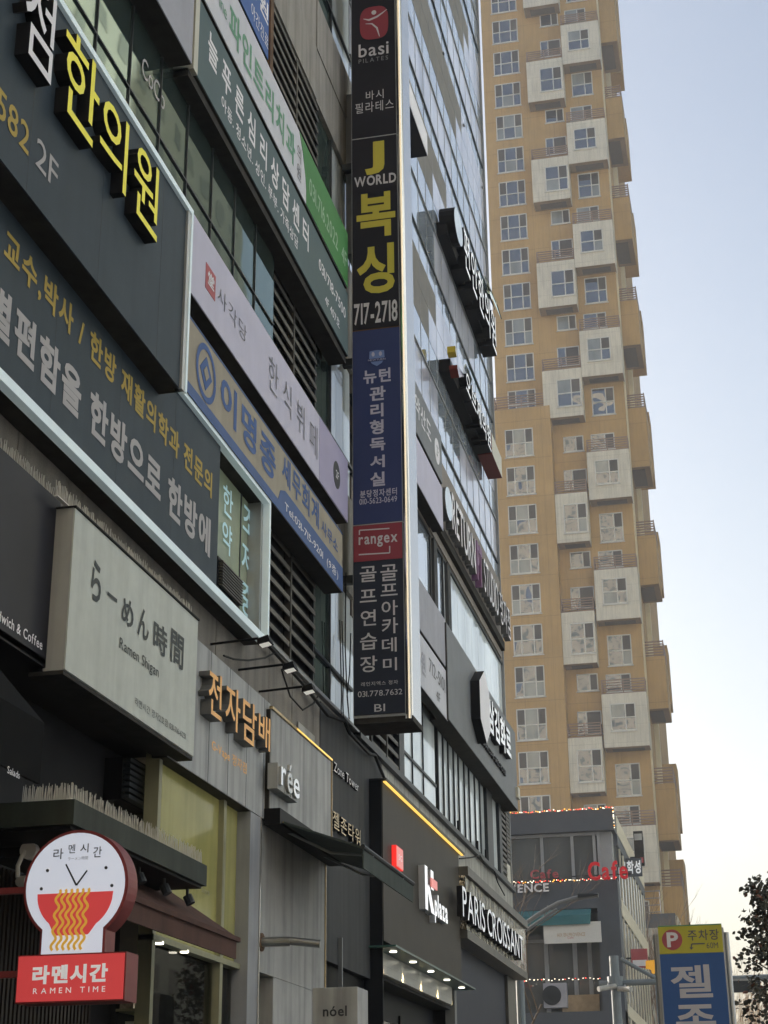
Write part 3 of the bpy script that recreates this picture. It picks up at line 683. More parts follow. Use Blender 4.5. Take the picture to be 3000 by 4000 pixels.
# ================================================================ signs on the right part
X = -4.42
rc = (19.6, 24.56, 12.01, 12.88)
r = fsign('restaurant_sign', 'mid grey board with white brush Hangul and white floor disc beside chrome blade edge', rc, X, 0.2, 'charcoal_panel')
ftext('약산도', (22.32, 23.61, 12.31, 12.68), X, 'letter_white', r, off=.012)
q = (23.92, 24.35, 12.2, 12.65)
fpoly('disc', circ((q[0] + q[1]) / 2, (q[2] + q[3]) / 2, (q[1] - q[0]) / 2, (q[3] - q[2]) / 2), X, 'letter_white', r)
ftext('2F', (q[0] + .14, q[1] - .14, q[2] + .13, q[3] - .13), X + .005, 'charcoal_panel', r, off=.01)
rc = (19.6, 24.54, 11.16, 11.93)
r = fsign('practice_sign', 'white board with faded pink Hangul under the grey restaurant board', rc, X, 0.2, 'pink_board')
ftext('연습장', (22.17, 18.89, 11.49, 11.86), X, 'lilac_board', r, off=.02)
# white medical boards on the third floor
X = -4.36
rc = (19.6, 24.19, 8.72, 9.51)
r = fsign('clinic_sign', 'faded pale board with ghosted lettering, third floor right of the blade sign', rc, X, 0.15, 'pale_grey_panel')
rc = (19.6, 24.19, 7.87, 8.66)
r = fsign('clinic_sign', 'white board with grey phone number 712-5101 right of the blade sign', rc, X, 0.15, 'white_board')
ftext('의원', (21.71, 22.43, 8.07, 8.43), X, 'pale_grey_panel', r, off=.03)
ftext('712-5101', (22.71, 23.99, 8.26, 8.48), X, 'ink_soft', r)
ftext('4F', (23.24, 23.55, 7.98, 8.13), X, 'ink_soft', r)
# charcoal grill panel
X = -4.33
rc = (24.1, 31.52, 7.88, 9.45)
r = fsign('grill_sign', 'large plain charcoal panel with a faceted cream emblem and cream Hangul of a grill', rc, X, 0.3, 'charcoal_panel')
fpoly('emblem', [(26.78, 9.39), (27.25, 9.11), (27.24, 8.42), (26.8, 8.12), (26.22, 8.41), (26.22, 9.07)], X, 'letter_white', r, ext=.16, ms='letter_side')
ftext('삼김화로', (27.49, 30.16, 8.53, 9.16), X, ['letter_lit', 'letter_side'], r, 'letter', ext=.10, off=.03, split=True)
ftext('CHARCOAL GRILL HOUSE', (27.14, 29.8, 8.2, 8.3), X, ['ink_soft', 'letter_side'], r, ext=.04)
bx('mark', 'cream', r, X, X + .05, 31.26, 31.53, 8.1, 8.31)
# studio channel letters
X = -4.5
rr = (25.21, 31.85, 11.45, 12.13)
r = thing('studio_sign', 'grey channel letters of a training studio with two purple letters on a dark support and shade bar', 'sign', (-4.6, rr[0], rr[2]))
bx('raceway_shade', 'sign_back', r, -4.62, X - .03, rr[0] - .9, rr[1] + .1, rr[2] - .16, rr[2] + .02); bx('backing', 'taupe', r, -4.625, -4.60, rr[0] - .9, rr[1] + .1, 11.13, rr[2] - .17) if rr[2] - .17 > 11.2 else None  # dark bar: the support plus the shadow below it, put into the colour
ftext('RETURN', (rr[0], rr[0] + (rr[1] - rr[0]) * .36, rr[2], rr[3]), X, ['letter_white', 'letter_box_side'], r, 'letter', ext=.12, off=.01, split=True)
ftext('PT', (rr[0] + (rr[1] - rr[0]) * .385, rr[0] + (rr[1] - rr[0]) * .475, rr[2] - .03, rr[3] + .06), X, ['purple', 'purple'], r, 'letter', ext=.12, off=.03, split=True)
ftext('STUDIO', (rr[0] + (rr[1] - rr[0]) * .5, rr[0] + (rr[1] - rr[0]) * .76, rr[2], rr[3]), X, ['letter_white', 'letter_box_side'], r, 'letter', ext=.12, split=True)
ftext('정자점', (rr[0] + (rr[1] - rr[0]) * .79, rr[1], rr[2], rr[3]), X, ['letter_white', 'letter_box_side'], r, 'letter', ext=.12, split=True)
q = (24.57, 25.23, 11.5, 12.07)
fpoly('emblem', circ((q[0] + q[1]) / 2, (q[2] + q[3]) / 2, (q[1] - q[0]) / 2, (q[3] - q[2]) / 2, 20), X, 'glass_blind', r, ext=.12, ms='letter_box_side')
# clinic channel letters with coloured emblem
X = -4.60
rr = (26.63, 29.53, 14.69, 15.18)
r = thing('clinic_letters', 'white channel letters with black sides beside a yellow and red emblem on the glass wall', 'sign', (-4.6, rr[0], rr[2]))
bx('raceway_shade', 'letter_side', r, -4.655, -4.45, rr[0] - .8, rr[1] + .5, rr[2] + .05, rr[2] + .3)  # black bulk paints in the letters' dark reflection on the glass
ftext('오브제의원', rr, X, ['letter_lit', 'letter_side'], r, 'letter', ext=.30, off=.01, split=True)
q = (25.6, 26.48, 14.64, 15.11)
fpoly('emblem', [(q[0], q[2] + .35), (q[0] + .12, q[2] + .3), (q[0] + .12, q[3]), (q[0], q[3])], -4.46, 'cream', r, ext=.15, ms='emblem_yellow')
fpoly('emblem', [(q[0] + .16, q[2] + .1), (q[0] + .34, q[2]), (q[1], q[2] + .3), (q[1] - .1, q[3] - .25), (q[0] + .16, q[3] - .3)], -4.46, 'pink_board', r, ext=.15, ms='emblem_red')
q = (29.63, 30.93, 14.72, 15.18)
fpoly('emblem', [(q[0], q[2]), (q[1], q[2]), (q[1], q[3]), (q[0], q[3])], X, 'cream', r, ext=.30, ms='emblem_red')
# upper channel letters
rr = (26.92, 30.87, 17.51, 18.45)
r = thing('clinic_letters', 'white letters with deep black sides high on the glass wall beside pale round emblem', 'sign', (-4.6, rr[0], rr[2]))
bx('raceway_shade', 'letter_side', r, -4.655, -4.45, rr[0] - 1.0, rr[1], rr[2] + .12, rr[2] + .4)  # support drawn oversized and black to include its dark mirror image
ftext('편안한의원', rr, X, ['letter_lit', 'letter_side'], r, 'letter', ext=.30, off=.005, split=True)
q = (25.87, 26.78, 17.67, 18.35)
fpoly('emblem', circ((q[0] + q[1]) / 2, (q[2] + q[3]) / 2, (q[1] - q[0]) / 2, (q[3] - q[2]) / 2, 20), X, 'glass_blind', r, ext=.30, ms='letter_side')
# black box sign near the blade, high up
rc = (21.52, 23.27, 17.59, 17.83)
r = fsign('box_sign', 'slim black box sign with a pale lettered edge high beside the blade sign', (19.4, rc[1], rc[2], rc[3] + .2), -4.3, 0.3, 'letter_white', side='panel_black')

# ================================================================ street-level shops
# --- black sandwich shop sign
X = -4.5
yE = 9.84
r = fsign('cafe_sign', 'matt black sandwich shop fascia at the left edge with small white print below', (5.2, yE, 4.69, 5.91), X, 0.12, 'panel_black', side='panel_black')
ftext('Sandwich & Coffee', (8.86, 9.69, 4.78, 4.85), X, 'letter_white', r, off=.012)
def spikes(name, label, n, p0, p1, h, m='spike', jit=.009, parent=None):
    mb = MB(); p0, p1 = Vector(p0), Vector(p1)
    for i in range(n):
        p = p0.lerp(p1, (i + .5) / n); hh = h * random.uniform(.75, 1.1); dx = random.uniform(-jit, jit); dy = random.uniform(-jit, jit)
        mb.add([(p.x - .0025, p.y - .002, p.z), (p.x + .0025, p.y - .002, p.z), (p.x, p.y + .003, p.z), (p.x + dx - .002, p.y + dy - .002, p.z + hh), (p.x + dx + .002, p.y + dy - .0015, p.z + hh), (p.x + dx, p.y + dy + .002, p.z + hh)], [(0, 1, 4, 3), (1, 2, 5, 4), (2, 0, 3, 5), (3, 4, 5)])
    mb.box(min(p0.x, p1.x) - .015, max(p0.x, p1.x) + .015, min(p0.y, p1.y), max(p0.y, p1.y), p0.z - .006, p0.z + .002)
    o = mb.build(name, m, parent)
    if parent: o['kind'] = 'stuff'
    else: tag(o, label, 'bird spikes')
    return o
zt = 5.91
spikes('bird_spikes', 'row of thin steel bird spikes on top of the black sandwich shop fascia', 170, (-4.54, 7.2, zt), (-4.54, yE - .05, zt), .11)
# dark awning below it
aw = thing('awning', 'black fabric awning marked Salads at the left edge', 'awning', (-4.3, 7, 3.7))
zA = 4.69; yA = 8.61
MB().hexa([(-3.95, 5, 3.62), (-3.95, yA, 3.62), (-3.97, yA, 3.62), (-3.97, 5, 3.62), (-3.95, 5, 3.98), (-3.95, yA, 3.98), (-3.97, yA, 3.98), (-3.97, 5, 3.98)]).build('valance', 'black_fabric', aw)
MB().hexa([(-3.95, 5, 3.98), (-3.95, yA, 3.98), (-3.97, yA, 3.97), (-3.97, 5, 3.97), (-4.56, 5, zA - .02), (-4.56, yA, zA - .02), (-4.58, yA, zA - .03), (-4.58, 5, zA - .03)]).build('canopy', 'black_fabric', aw)
ftext('Salads', (8.17, 8.33, 3.59, 3.63), -3.95, 'letter_white', aw)
# --- ramen shop white sign
X = -4.36
rc = (9.77, 12.42, 4.66, 5.83)
r = fsign('ramen_sign', 'weathered off-white sign box with brushed Japanese lettering and bird spikes', rc, X, 0.16, 'ramen_white', side='sign_side')
bx('mounting_rail', 'sign_side', r, -4.56, -4.53, rc[0] + .002, rc[0] + .06, rc[2] + .02, rc[3] - .02)
bx('underside', 'sign_back', r, -4.62, X - .01, rc[0], rc[1], rc[2] - .03, rc[2] - .003)
bx('coping', 'black_metal', r, -4.53, X + .012, rc[0] - .01, rc[1] + .01, rc[3], rc[3] + .012)
BR = [(10.12, 10.3, 5.28, 5.58), (10.42, 10.61, 5.4, 5.43), (10.71, 10.95, 5.29, 5.5), (11.04, 11.28, 5.29, 5.53), (11.38, 11.69, 5.28, 5.52), (11.77, 12.08, 5.29, 5.57)]
for ch, q in zip('らーめん時間', BR): ftext(ch, q, X, 'brush_ink', r, off=.022)
ftext('Ramen Shigan', (10.7, 11.53, 5.06, 5.17), X, 'brush_ink', r, off=.004)
ftext('라멘시간 정자2호점 031-716-6231', (11.06, 12.2, 4.75, 4.81), X, 'brush_ink', r)
spikes('bird_spikes', None, 210, (-4.42, rc[0] - .2, rc[3] + .018), (-4.42, rc[1], rc[3] + .018), .115, parent=r)
# --- recess of the ramen shop: dark slatted wall
rec = thing('ramen_shopfront', 'dark shopfront recess clad in narrow vertical brown slats below the ramen sign', 'shopfront', (-5.0, 10, 0))
bx('wall', 'black_metal', rec, -5.1, -4.97, 5, 12.35, 0, 4.75)
sl = None
for i in range(70):
    y = 7.4 + i * .065
    if sl is None: sl = bx('slat', 'dark_slat', rec, -4.97, -4.93, y, y + .035, 0, 3.45)
    else: inst(sl, rec, (0, i * .065, 0))
bx('soffit', 'black_metal', rec, -5.0, -4.5, 5, 12.4, 4.68, 4.74)
q = (11.98, 12.55, 4.25, 4.59)
gr = bx('vent_grille', 'black_metal', rec, -4.97, -4.8, *q)
for i in range(7):
    z = q[2] + (q[3] - q[2]) * (i + .3) / 7
    bx('slat', 'frame_dark', gr, -4.8, -4.74, q[0] + .02, q[1] - .02, z, z + .03)
# canopy beam with spikes
ca = thing('canopy', 'black moss-stained canopy beam with bird spikes over the ramen shop entrance', 'canopy', (-4.3, 10.3, 3.5))
cy0, cy1, cz0, cz1 = 9.05, 11.55, 3.47, 3.62
bx('beam', 'moss_metal', ca, -4.6, -3.92, cy0, cy1, cz0, cz1)
bx('soffit', 'black_metal', ca, -4.9, -3.95, cy0 + .03, cy1 - .03, cz0 - .02, cz0 - .002)
spikes('bird_spikes', None, 190, (-3.96, cy0, cz1 + .007), (-3.96, cy1, cz1 + .007), .10, parent=ca)
spikes('bird_spikes', None, 45, (-4.28, cy0 + .04, cz1 + .007), (-3.98, cy0 + .04, cz1 + .007), .10, parent=ca)
for i in range(5):
    y = 9.5 + i * .5
    lm = MB(); lm.tube([(-4.05, y, cz0 - .02), (-4.05, y, cz0 - .08)], .012); lm.tube([(-4.05, y, cz0 - .07), (-4.02, y, cz0 - .13)], .035, 10)
    lm.build('spot_lamp', 'frame_dark', ca)
# --- illuminated ramen clock sign
YR = 8.6
q = (-3.99, -3.39, 2.75, 3.31)
rs = thing('ramen_blade_sign', 'round backlit noodle bowl clock sign on a red name box', 'sign', (-3.69, 8.68, 2.4))
cx, cz, R0 = (q[0] + q[1]) / 2, (q[2] + q[3]) / 2, (q[1] - q[0]) / 2
nb = (-3.86, -3.5, 2.66, 2.77); bb = (-3.99, -3.37, 2.41, 2.66)
bz1 = 2.66
a0 = math.degrees(math.asin((nb[1] - nb[0]) / 2 / R0))
def keyhole(R_, w, zlow):
    h = w / 2; t = math.degrees(math.asin(min(1, h / R_)))
    return [(cx - h, zlow)] + [(cx + R_ * math.cos(rad(a)), cz + R_ * math.sin(rad(a))) for a in [270 - t - (360 - 2 * t) * i / 40 for i in range(41)]] + [(cx + h, zlow)]
mat('backlit_white', (0.52, 0.54, 0.62), 0.5, emit=(0.80, 0.86, 1.0), es=0.15, var=0.02)
mat('backlit_red', (0.45, 0.045, 0.05), 0.5, emit=(1.0, 0.10, 0.10), es=0.11, var=0.03)
mat('noodle', (0.60, 0.36, 0.05), 0.5, emit=(1.0, 0.55, 0.08), es=0.10)
mat('box_red', (0.20, 0.035, 0.035), 0.45, var=0.2)
wpoly('cabinet', keyhole(R0 + .012, nb[1] - nb[0] + .024, bz1), YR + .15, 'box_red', rs, ext=.146)
wpoly('face', keyhole(R0 - .006, nb[1] - nb[0] - .004, bz1 + .002), YR + .003, 'backlit_white', rs, ext=.006)
bx('name_box', 'box_red', rs, bb[0] - .008, bb[1] + .008, YR - .012, YR + .17, bb[2] - .008, bz1)
bx('name_face', 'backlit_red', rs, bb[0], bb[1], YR - .02, YR - .013, bb[2], bz1 - .008)
ZB = cz - R0 * .10; xb0, xb1 = -3.91, -3.46
bcx = (xb0 + xb1) / 2; br = (xb1 - xb0) / 2
zbt = 2.99; zbb = 2.76
bowl = [(xb0, zbt)] + [(bcx + br * math.cos(rad(a)), zbt + (zbt - zbb) * .93 * math.sin(rad(a))) for a in range(188, 236, 6)] + [(bcx - br * .5, zbb + .006), (bcx - br * .46, zbb), (bcx + br * .38, zbb), (bcx + br * .42, zbb + .006)] + [(bcx + br * math.cos(rad(a)), zbt + (zbt - zbb) * .93 * math.sin(rad(a))) for a in range(306, 354, 6)] + [(xb1, zbt)]
wpoly('bowl', bowl, YR - .004, 'backlit_red', rs, ext=.004)
x0n, x1n = -3.79, -3.62; znt = 3.01; znb = 2.68
for i in range(6):
    xx = x0n + (x1n - x0n) * i / 5
    pts = [(xx + .012 * math.sin(2 * math.pi * (t * 3.9 + .1)) - .016 * t + .008, znt + (znb - znt) * t) for t in [k / 60 for k in range(61)]]
    ribbon('noodle', pts, .0078, onY(YR - .006), 'noodle', rs, .005)
for t, qq in zip('라멘시간', [(-3.83, -3.77, 3.18, 3.24), (-3.74, -3.7, 3.21, 3.26), (-3.67, -3.62, 3.21, 3.26), (-3.59, -3.54, 3.18, 3.24)]):
    wtext(t, qq, YR - .004, 'ink', rs, off=.008)
wtext('ラーメン時間', (-3.74, -3.62, 3.17, 3.19), YR - .004, 'print_grey', rs)
for p in [(-3.86, 3.12), (-3.51, 3.12), (-3.89, 3.02), (-3.47, 3.02)]: wpoly('hour_dot', circ(*p, R0 * .03, n=14), YR - .004, 'ink', rs)
for a, b in ([(-3.68, 3.03), (-3.75, 3.15)], [(-3.68, 3.03), (-3.62, 3.11)]): ribbon('clock_hand', [a, b], [.0055, .0045], onY(YR - .004), 'ink', rs)
wtext('라멘시간', (-3.9, -3.46, 2.5, 2.6), YR - .021, 'letter_lit', rs, off=.045)
wtext('RAMEN TIME', (-3.89, -3.47, 2.45, 2.48), YR - .021, 'letter_lit', rs, track=.35, off=.01)
for z in (cz - .02, bb[2] + .14): bx('arm', 'box_red', rs, -4.95, bb[0] + .05, YR + .05, YR + .09, z, z + .035)
# CCTV camera on the slatted wall
cc = thing('security_camera', 'white dome bracket security camera on the dark wall left of the noodle clock sign', 'camera', (-4.93, 9.6, 2.9))
pc = (-4.4, 3.41); k = Vector((pc[0], 9.5, pc[1]))
MB().tube([k + Vector((0, -.02, 0)), k + Vector((0, .04, 0))], .055, 14).build('mount', 'window_white', cc)
MB().tube([k + Vector((-.02, -.02, 0)), k + Vector((-.05, -.04, -.10)), k + Vector((-.045, -.04, -.17))], .014).build('arm', 'window_white', cc)
MB().tube([k + Vector((-.045, 0, -.19)), k + Vector((.05, -.08, -.20))], .034, 10).build('housing', 'window_white', cc)
bx('wall_plate', 'black_metal', cc, -4.95, k.x, 9.52, 9.545, k.z - .03, k.z + .03)
# --- brown awning of the vape shop
X = -3.95
a = thing('awning', 'reddish brown weathered awning with a straight valance over the vape shop window', 'awning', (-4.3, 12, 3))
ya0, ya1 = 9.89, 12.4; zv0, zv1 = 3.04, 3.17
bx('valance', 'brown_awning', a, X - .015, X, ya0, ya1, zv0, zv1)
bx('front_bar', 'brown_awning', a, X - .05, X + .02, ya0, ya1 + .04, zv1, zv1 + .035)
MB().hexa([(X, ya0, zv1 + .036), (X, ya1 + .03, zv1 + .036), (X - .02, ya1 + .03, zv1 + .03), (X - .02, ya0, zv1 + .03), (-4.55, ya0, zv1 + .46), (-4.55, ya1 - .25, zv1 + .46), (-4.57, ya1 - .25, zv1 + .45), (-4.57, ya0, zv1 + .45)]).build('canopy', 'brown_awning', a)
# --- vape shop: window, band sign, column
vs_ = thing('vape_shopfront', 'vape shop front of yellow-green filmed glass in olive frames', 'shopfront', (-4.7, 13.5, 0))
yv0, yv1, yv2, yv3 = [12.27, 13.92, 14.04, 14.78]
bx('back_wall', 'interior', vs_, -5.0, -4.9, 12.36, yv3, 0, 4.75)
bx('pane', 'olive_glass', vs_, -4.66, -4.63, yv0 + .03, yv1, 3.24, 4.66)
bx('pane', 'olive_glass', vs_, -4.66, -4.63, yv1 + .08, yv3 - .12, 3.24, 4.66)
for y, w in ((yv0 - .04, .07), (yv1, .08), (yv3 - .12, .12)): bx('frame_post', 'olive_frame', vs_, -4.7, -4.58, y, y + w, 0, 4.68)
bx('frame_head', 'frame_dark', vs_, -4.7, -4.57, yv0 - .04, yv3, 4.66, 4.74)
bx('transom', 'olive_frame', vs_, -4.7, -4.57, yv0 - .04, yv3, 3.19, 3.24 - .003)
bx('pane', 'clear_glass', vs_, -4.66, -4.65, yv0 + .03, yv1, 0.3, 3.19 - .003)
bx('pane', 'clear_glass', vs_, -4.66, -4.65, yv1 + .08, yv3 - .12, 0.3, 3.19 - .003)
for k_ in range(8):
    bx('shelf', 'olive_frame', vs_, -4.89, -4.72, yv0 + .05, yv1 - .3, .5 + .31 * k_, .52 + .31 * k_)
    yy = yv0 + .08
    while yy < yv1 - .42:
        w_ = random.uniform(.05, .12); bx('shelf_box', random.choice(('shelf_item', 'cream', 'seal_red', 'pale_concrete', 'olive_frame', 'dry_wood')), vs_, -4.87, -4.76, yy, yy + w_ * .9, .521 + .31 * k_, .521 + .31 * k_ + random.uniform(.1, .24)); yy += w_
for y, m_, w in [[13.51, 0.0, 0.0], [13.88, 1.0, 0.0], [14.12, 2.0, 0.0], [14.59, 1.0, 0.0]]:
    bx('poster', ('blue_band', 'brown_awning', 'emblem_blue')[int(m_)], vs_, -4.636, -4.632, y, y + (.27, .13, .3)[int(m_)], .3, 2.62)
il = bpy.data.lights.new('shop_lamp', 'POINT'); il.energy = 4; il.color = (1, .85, .6); il.shadow_soft_size = .05; io = bpy.data.objects.new('shop_lamp', il); col.objects.link(io); io.parent = vs_; io.location = Vector((-4.72, yv0 + .7, 2.72)) - ORI[vs_.name]
for (y, z) in [(12.44, 3.18), (13.04, 3.18)]: MB().tube([(-4.60, y, z), (-4.60, y, z + .02)], .035, 12).build('downlight', 'lamp_on', vs_)
ftext('BEST Store', (13.27, 13.71, 3.74, 3.79), -4.63, 'olive_frame', vs_)
X = -4.5
rc = (12.53, 15.06, 4.62, 5.8)
rc = (12.2, rc[1], rc[2], rc[3])
r = fsign('vape_sign', 'stained grey metal band with raised orange Hangul letters on grey boxes', rc, X, 0.14, 'vape_band', side='sign_back')
for k_ in range(4): bx('seam', 'frame_dark', r, X, X + .002, 13.2 + .55 * k_, 13.206 + .55 * k_, rc[2], rc[3])
LM = ['letter_orange', 'letter_box_side']
for ch, q in zip('전자담배', [(12.87, 13.23, 5.16, 5.56), (13.34, 13.77, 5.17, 5.56), (13.85, 14.28, 5.16, 5.56), (14.35, 14.73, 5.23, 5.55)]):
    ftext(ch, q, X, LM, r, 'letter', ext=.10, off=.012)
ftext('G-Vape 정자점', (13.28, 14.3, 4.91, 5.03), X, 'letter_orange', r, off=.01)
cl_ = thing('pier', 'plain light grey pier with a thin chrome corner strip beside the vape shop', 'pier', (-4.6, 15, 0))
yc0, yc1 = 14.47, 14.78
bx('shaft', 'grey_column', cl_, -4.9, -4.5, yc0, yc1, 0, rc[2] - .004)
bx('chrome_strip', 'chrome', cl_, -4.52, -4.488, yc1, yc1 + .02, 0, rc[2] - .004)
# flood lamps on arms
for i, (p, q) in enumerate((( (13.14, 5.92), (13.46, 5.97)), ((14.0, 5.93), (14.29, 5.96)), ((14.79, 5.92), (14.98, 5.93)))):
    f = thing('flood_lamp', 'slim black arm flood lamp above the orange letters, ' + ('nearest the ramen sign', 'the middle one of three', 'farthest from the ramen sign')[i], 'lamp', (-4.55, q[0], q[1]), 'flood lamps over the vape shop sign')
    zz = q[1]; yy = q[0]
    MB().tube([(-4.6, yy, zz - .02), (-4.15, yy, zz)], .012).build('arm', 'black_metal', f)
    MB().hexa([(-4.16, yy, zz - .05), (-4.04, yy, zz - .03), (-4.04, yy + .14, zz - .03), (-4.16, yy + .14, zz - .05), (-4.16, yy, zz), (-4.06, yy, zz + .03), (-4.06, yy + .13, zz + .03), (-4.16, yy + .13, zz)]).build('housing', 'black_metal', f)
    MB().hexa([(-4.145, yy + .02, zz - .056), (-4.055, yy + .02, zz - .036), (-4.055, yy + .12, zz - .036), (-4.145, yy + .12, zz - .056), (-4.145, yy + .02, zz - .05), (-4.055, yy + .02, zz - .03), (-4.055, yy + .12, zz - .03), (-4.145, yy + .12, zz - .05)]).build('lens', 'lamp_dim', f)
# --- pale shop wall with chrome letters
X = -4.45
rc = (14.92, 17.28, 4.73, 5.71)
r = fsign('shop_fascia', 'stained pale grey fascia with chrome letters on boxes and a golden top strip', rc, X, 0.12, 'noel_wall', side='sign_back')
bx('gold_strip', 'gold_trim', r, X - .02, X + .015, rc[0], rc[1] + .01, rc[3], rc[3] + .03)
bx('gold_strip', 'gold_trim', r, X - .02, X + .012, rc[1], rc[1] + .015, rc[2], rc[3])
bx('light_strip', 'gold_led', r, X + .016, X + .02, rc[0] + .9, rc[1], rc[3] + .008, rc[3] + .022)
q = (14.86, 15.7, 4.94, 5.17)
ftext('r', (q[0], q[0] + .16, q[2], q[3] - .05), X + .1, ['letter_lit', 'sign_side'], r, 'letter', ext=.03, off=.015)
ftext('é', (q[0] + .22, q[0] + .40, q[2] - .02, q[3] + .03), X + .1, ['chrome', 'sign_side'], r, 'letter', ext=.03, off=.012)
ftext('e', (q[0] + .44, q[0] + .66, q[2] - .02, q[3] - .06), X + .1, ['letter_lit', 'sign_side'], r, 'letter', ext=.03, off=.012)
for d0, d1_ in ((-.03, .2), (.22, .42), (.44, .69)): bx('letter_box', 'sign_side', r, X, X + .1, q[0] + d0, q[0] + d1_, q[2] - .04, q[3] - .02)
nw = thing('shop_wall', 'streaky light grey rendered shop wall below the black awning', 'wall', (-4.6, 16.5, 0))
y0, y1 = yc1 + .03, rc[1]
bx('render_panel', 'noel_wall', nw, -4.7, -4.52, y0, y1, 3.21, rc[2] - .004)
bx('render_panel', 'noel_wall', nw, -4.7, -4.52, y0 + .55, y1, 0, 3.21 - .004)
bx('door_recess', 'glass_shop', nw, -4.95, -4.9, y0, y0 + .6, 0, 2.7)
bx('gold_strip', 'gold_trim', nw, -4.54, -4.505, y1, y1 + .018, 0, rc[2] - .01)
aw = thing('awning', 'dark green grey fabric awning folded out over the pale shop wall', 'awning', (-4.2, 16.5, 4.2))
ay0, ay1 = rc[0] - .02, rc[1] + .02
bx('cassette', 'black_metal', aw, -4.5, -4.34, ay0, ay1 + .1, rc[2] - .16, rc[2] - .006)
xf = -3.55; zf = rc[2] - .40
yf0, yf1 = 14.07, 16.75
MB().hexa([(-4.38, ay0 + .1, rc[2] - .10), (-4.38, ay1, rc[2] - .10), (-4.38, ay1, rc[2] - .12), (-4.38, ay0 + .1, rc[2] - .12), (xf, ay0 + .1, zf), (xf, ay1, zf), (xf, ay1, zf - .02), (xf, ay0 + .1, zf - .02)]).build('canopy', 'awning_green', aw)
MB().tube([(xf, ay0 + .08, zf), (xf, ay1 + .02, zf)], .025, 8).build('front_bar', 'frame_dark', aw)
bx('valance', 'awning_green', aw, xf - .006, xf + .006, ay0 + .1, ay1, zf - .20, zf - .03)
for y in (ay0 + .5, ay1 - .5): MB().tube([(-4.42, y, rc[2] - .14), (-4.0, y + .1, zf + .05), (xf + .01, y, zf - .02)], .014).build('folding_arm', 'frame_grey', aw)
pp = thing('exhaust_pipe', 'stubby stained steel exhaust pipe sticking out of the pale shop wall', 'pipe', (-4.5, 15.2, 3.4))
a_ = (14.94, 3.48)
py, pz = a_
MB().tube([(-4.55, py, pz), (-4.505, py, pz)], .085, 16).build('flange', 'rust', pp)
MB().tube([(-4.52, py, pz), (-4.24, py + .02, pz)], .045, 14).build('pipe', 'steel', pp)
MB().tube([(-4.25, py + .02, pz + .005), (-3.96, py + .05, pz - .03)], .038, 14).build('pipe_end', 'steel', pp)
# white box sign 'noel'
nb_ = (-3.93, -3.51, 2.6, 3.02)
ns = thing('box_sign', 'plain white box sign printed with a short black word at the bottom edge', 'sign', ((nb_[0] + nb_[1]) / 2, 14.8, 2))
bx('cabinet', 'noel_wall', ns, nb_[0], nb_[1], 14.6, 15.0, nb_[2] - .2, nb_[3], bevel=.008)
wtext('nóel', (-3.83, -3.61, 2.77, 2.86), 14.6, 'ink', ns, off=.02)
bx('bracket', 'frame_dark', ns, -4.52, nb_[0], 14.75, 14.8, nb_[2], nb_[2] + .06)
# --- recessed tower entrance wall
zw = thing('entrance_wall', 'recessed dark grey entrance wall with raised metal tower name letters', 'wall', (-4.8, 18.6, 0))
zy0, zy1 = rc[1] + .04, 19.86
bx('wall_panel', 'dark_cladding', zw, -5.0, -4.585, zy0, zy1 + .6, 3.6, 6.42)
bx('wall_panel', 'black_metal', zw, -5.0, -4.66, zy0, zy1 + .6, 0, 3.59)
bx('wall_panel', 'pale_concrete', zw, -4.584, -4.578, *(16.37, 17.05, 5.85, 5.95))
ftext('Gel Zone Tower', (17.45, 19.04, 5.73, 5.84), -4.585, ['letter_white', 'letter_side'], zw, 'letter', ext=.03, split=True)
ftext('젤존타워', (17.71, 19.03, 5.06, 5.26), -4.585, ['gold_trim', 'letter_side'], zw, 'letter', ext=.05, split=True)
bx('downpipe', 'frame_grey', zw, -4.585, -4.54, 18.14, 18.14 + .03, 0, 3.9)
# --- phone shop
X = -4.42
ky0, ky1, kz0, kz1 = (19.75, 25.13, 4.05, 6.0)
kz1 = 6.01; kz0 = 4.05
kp = thing('phone_shopfront', 'dark brown grey phone shop fascia with golden light strip and lit 5G sign', 'shopfront', (-4.6, 22, 0))
bx('fascia', 'kp_board', kp, -4.75, X, ky0, ky1, kz0, kz1)
bx('side_panel', 'kp_side', kp, -4.8, X - .01, ky0 - .03, ky0 - .003, 0, kz1 + .01)
bx('coping', 'frame_dark', kp, -4.75, X + .06, ky0 - .03, ky1 + .25, kz1, kz1 + .03)
bx('light_strip', 'gold_led', kp, X + .01, X + .045, ky0, ky1 + .2, kz1 - .02, kz1 - .004)
q = (20.25, 20.66, 5.02, 5.29)
b5 = bx('lit_box', 'red_lit', kp, X, X + .06, *q); bx('lit_face', 'pink_face', kp, X + .06, X + .065, q[0] + .01, q[1] - .01, q[2] + .01, q[3] - .01)
ftext('5G', (q[0] + .1, q[1] - .1, q[2] + .1, q[3] - .1), X + .066, 'letter_lit', kp)
mat('letter_glow', (0.9, 0.92, 0.95), 0.4, emit=(1, 1, 1), es=0.212)
mat('letter_grey_side', (0.42, 0.44, 0.47), 0.5)
LG = ['letter_glow', 'letter_grey_side']
kq = (21.95, 22.62, 4.72, 5.31)
kh = kq[3] - kq[2]; kw = kq[1] - kq[0]
K_ = lambda pts: [(kq[0] + kw * a_, kq[2] + kh * b_) for a_, b_ in pts]
fpoly('letter', K_([(0, 0), (.27, 0), (.27, 1), (0, 1)]), X, 'letter_glow', kp, ext=.09, ms='letter_grey_side')
fpoly('letter', K_([(.30, .40), (.62, 0), (.98, 0), (.55, .52), (.40, .62), (.30, .55)]), X, 'letter_glow', kp, ext=.09, ms='letter_grey_side')
fpoly('letter', K_([(.62, .55), (.92, .55), (.92, 1), (.62, 1)]), X, 'letter_glow', kp, ext=.09, ms='letter_grey_side')
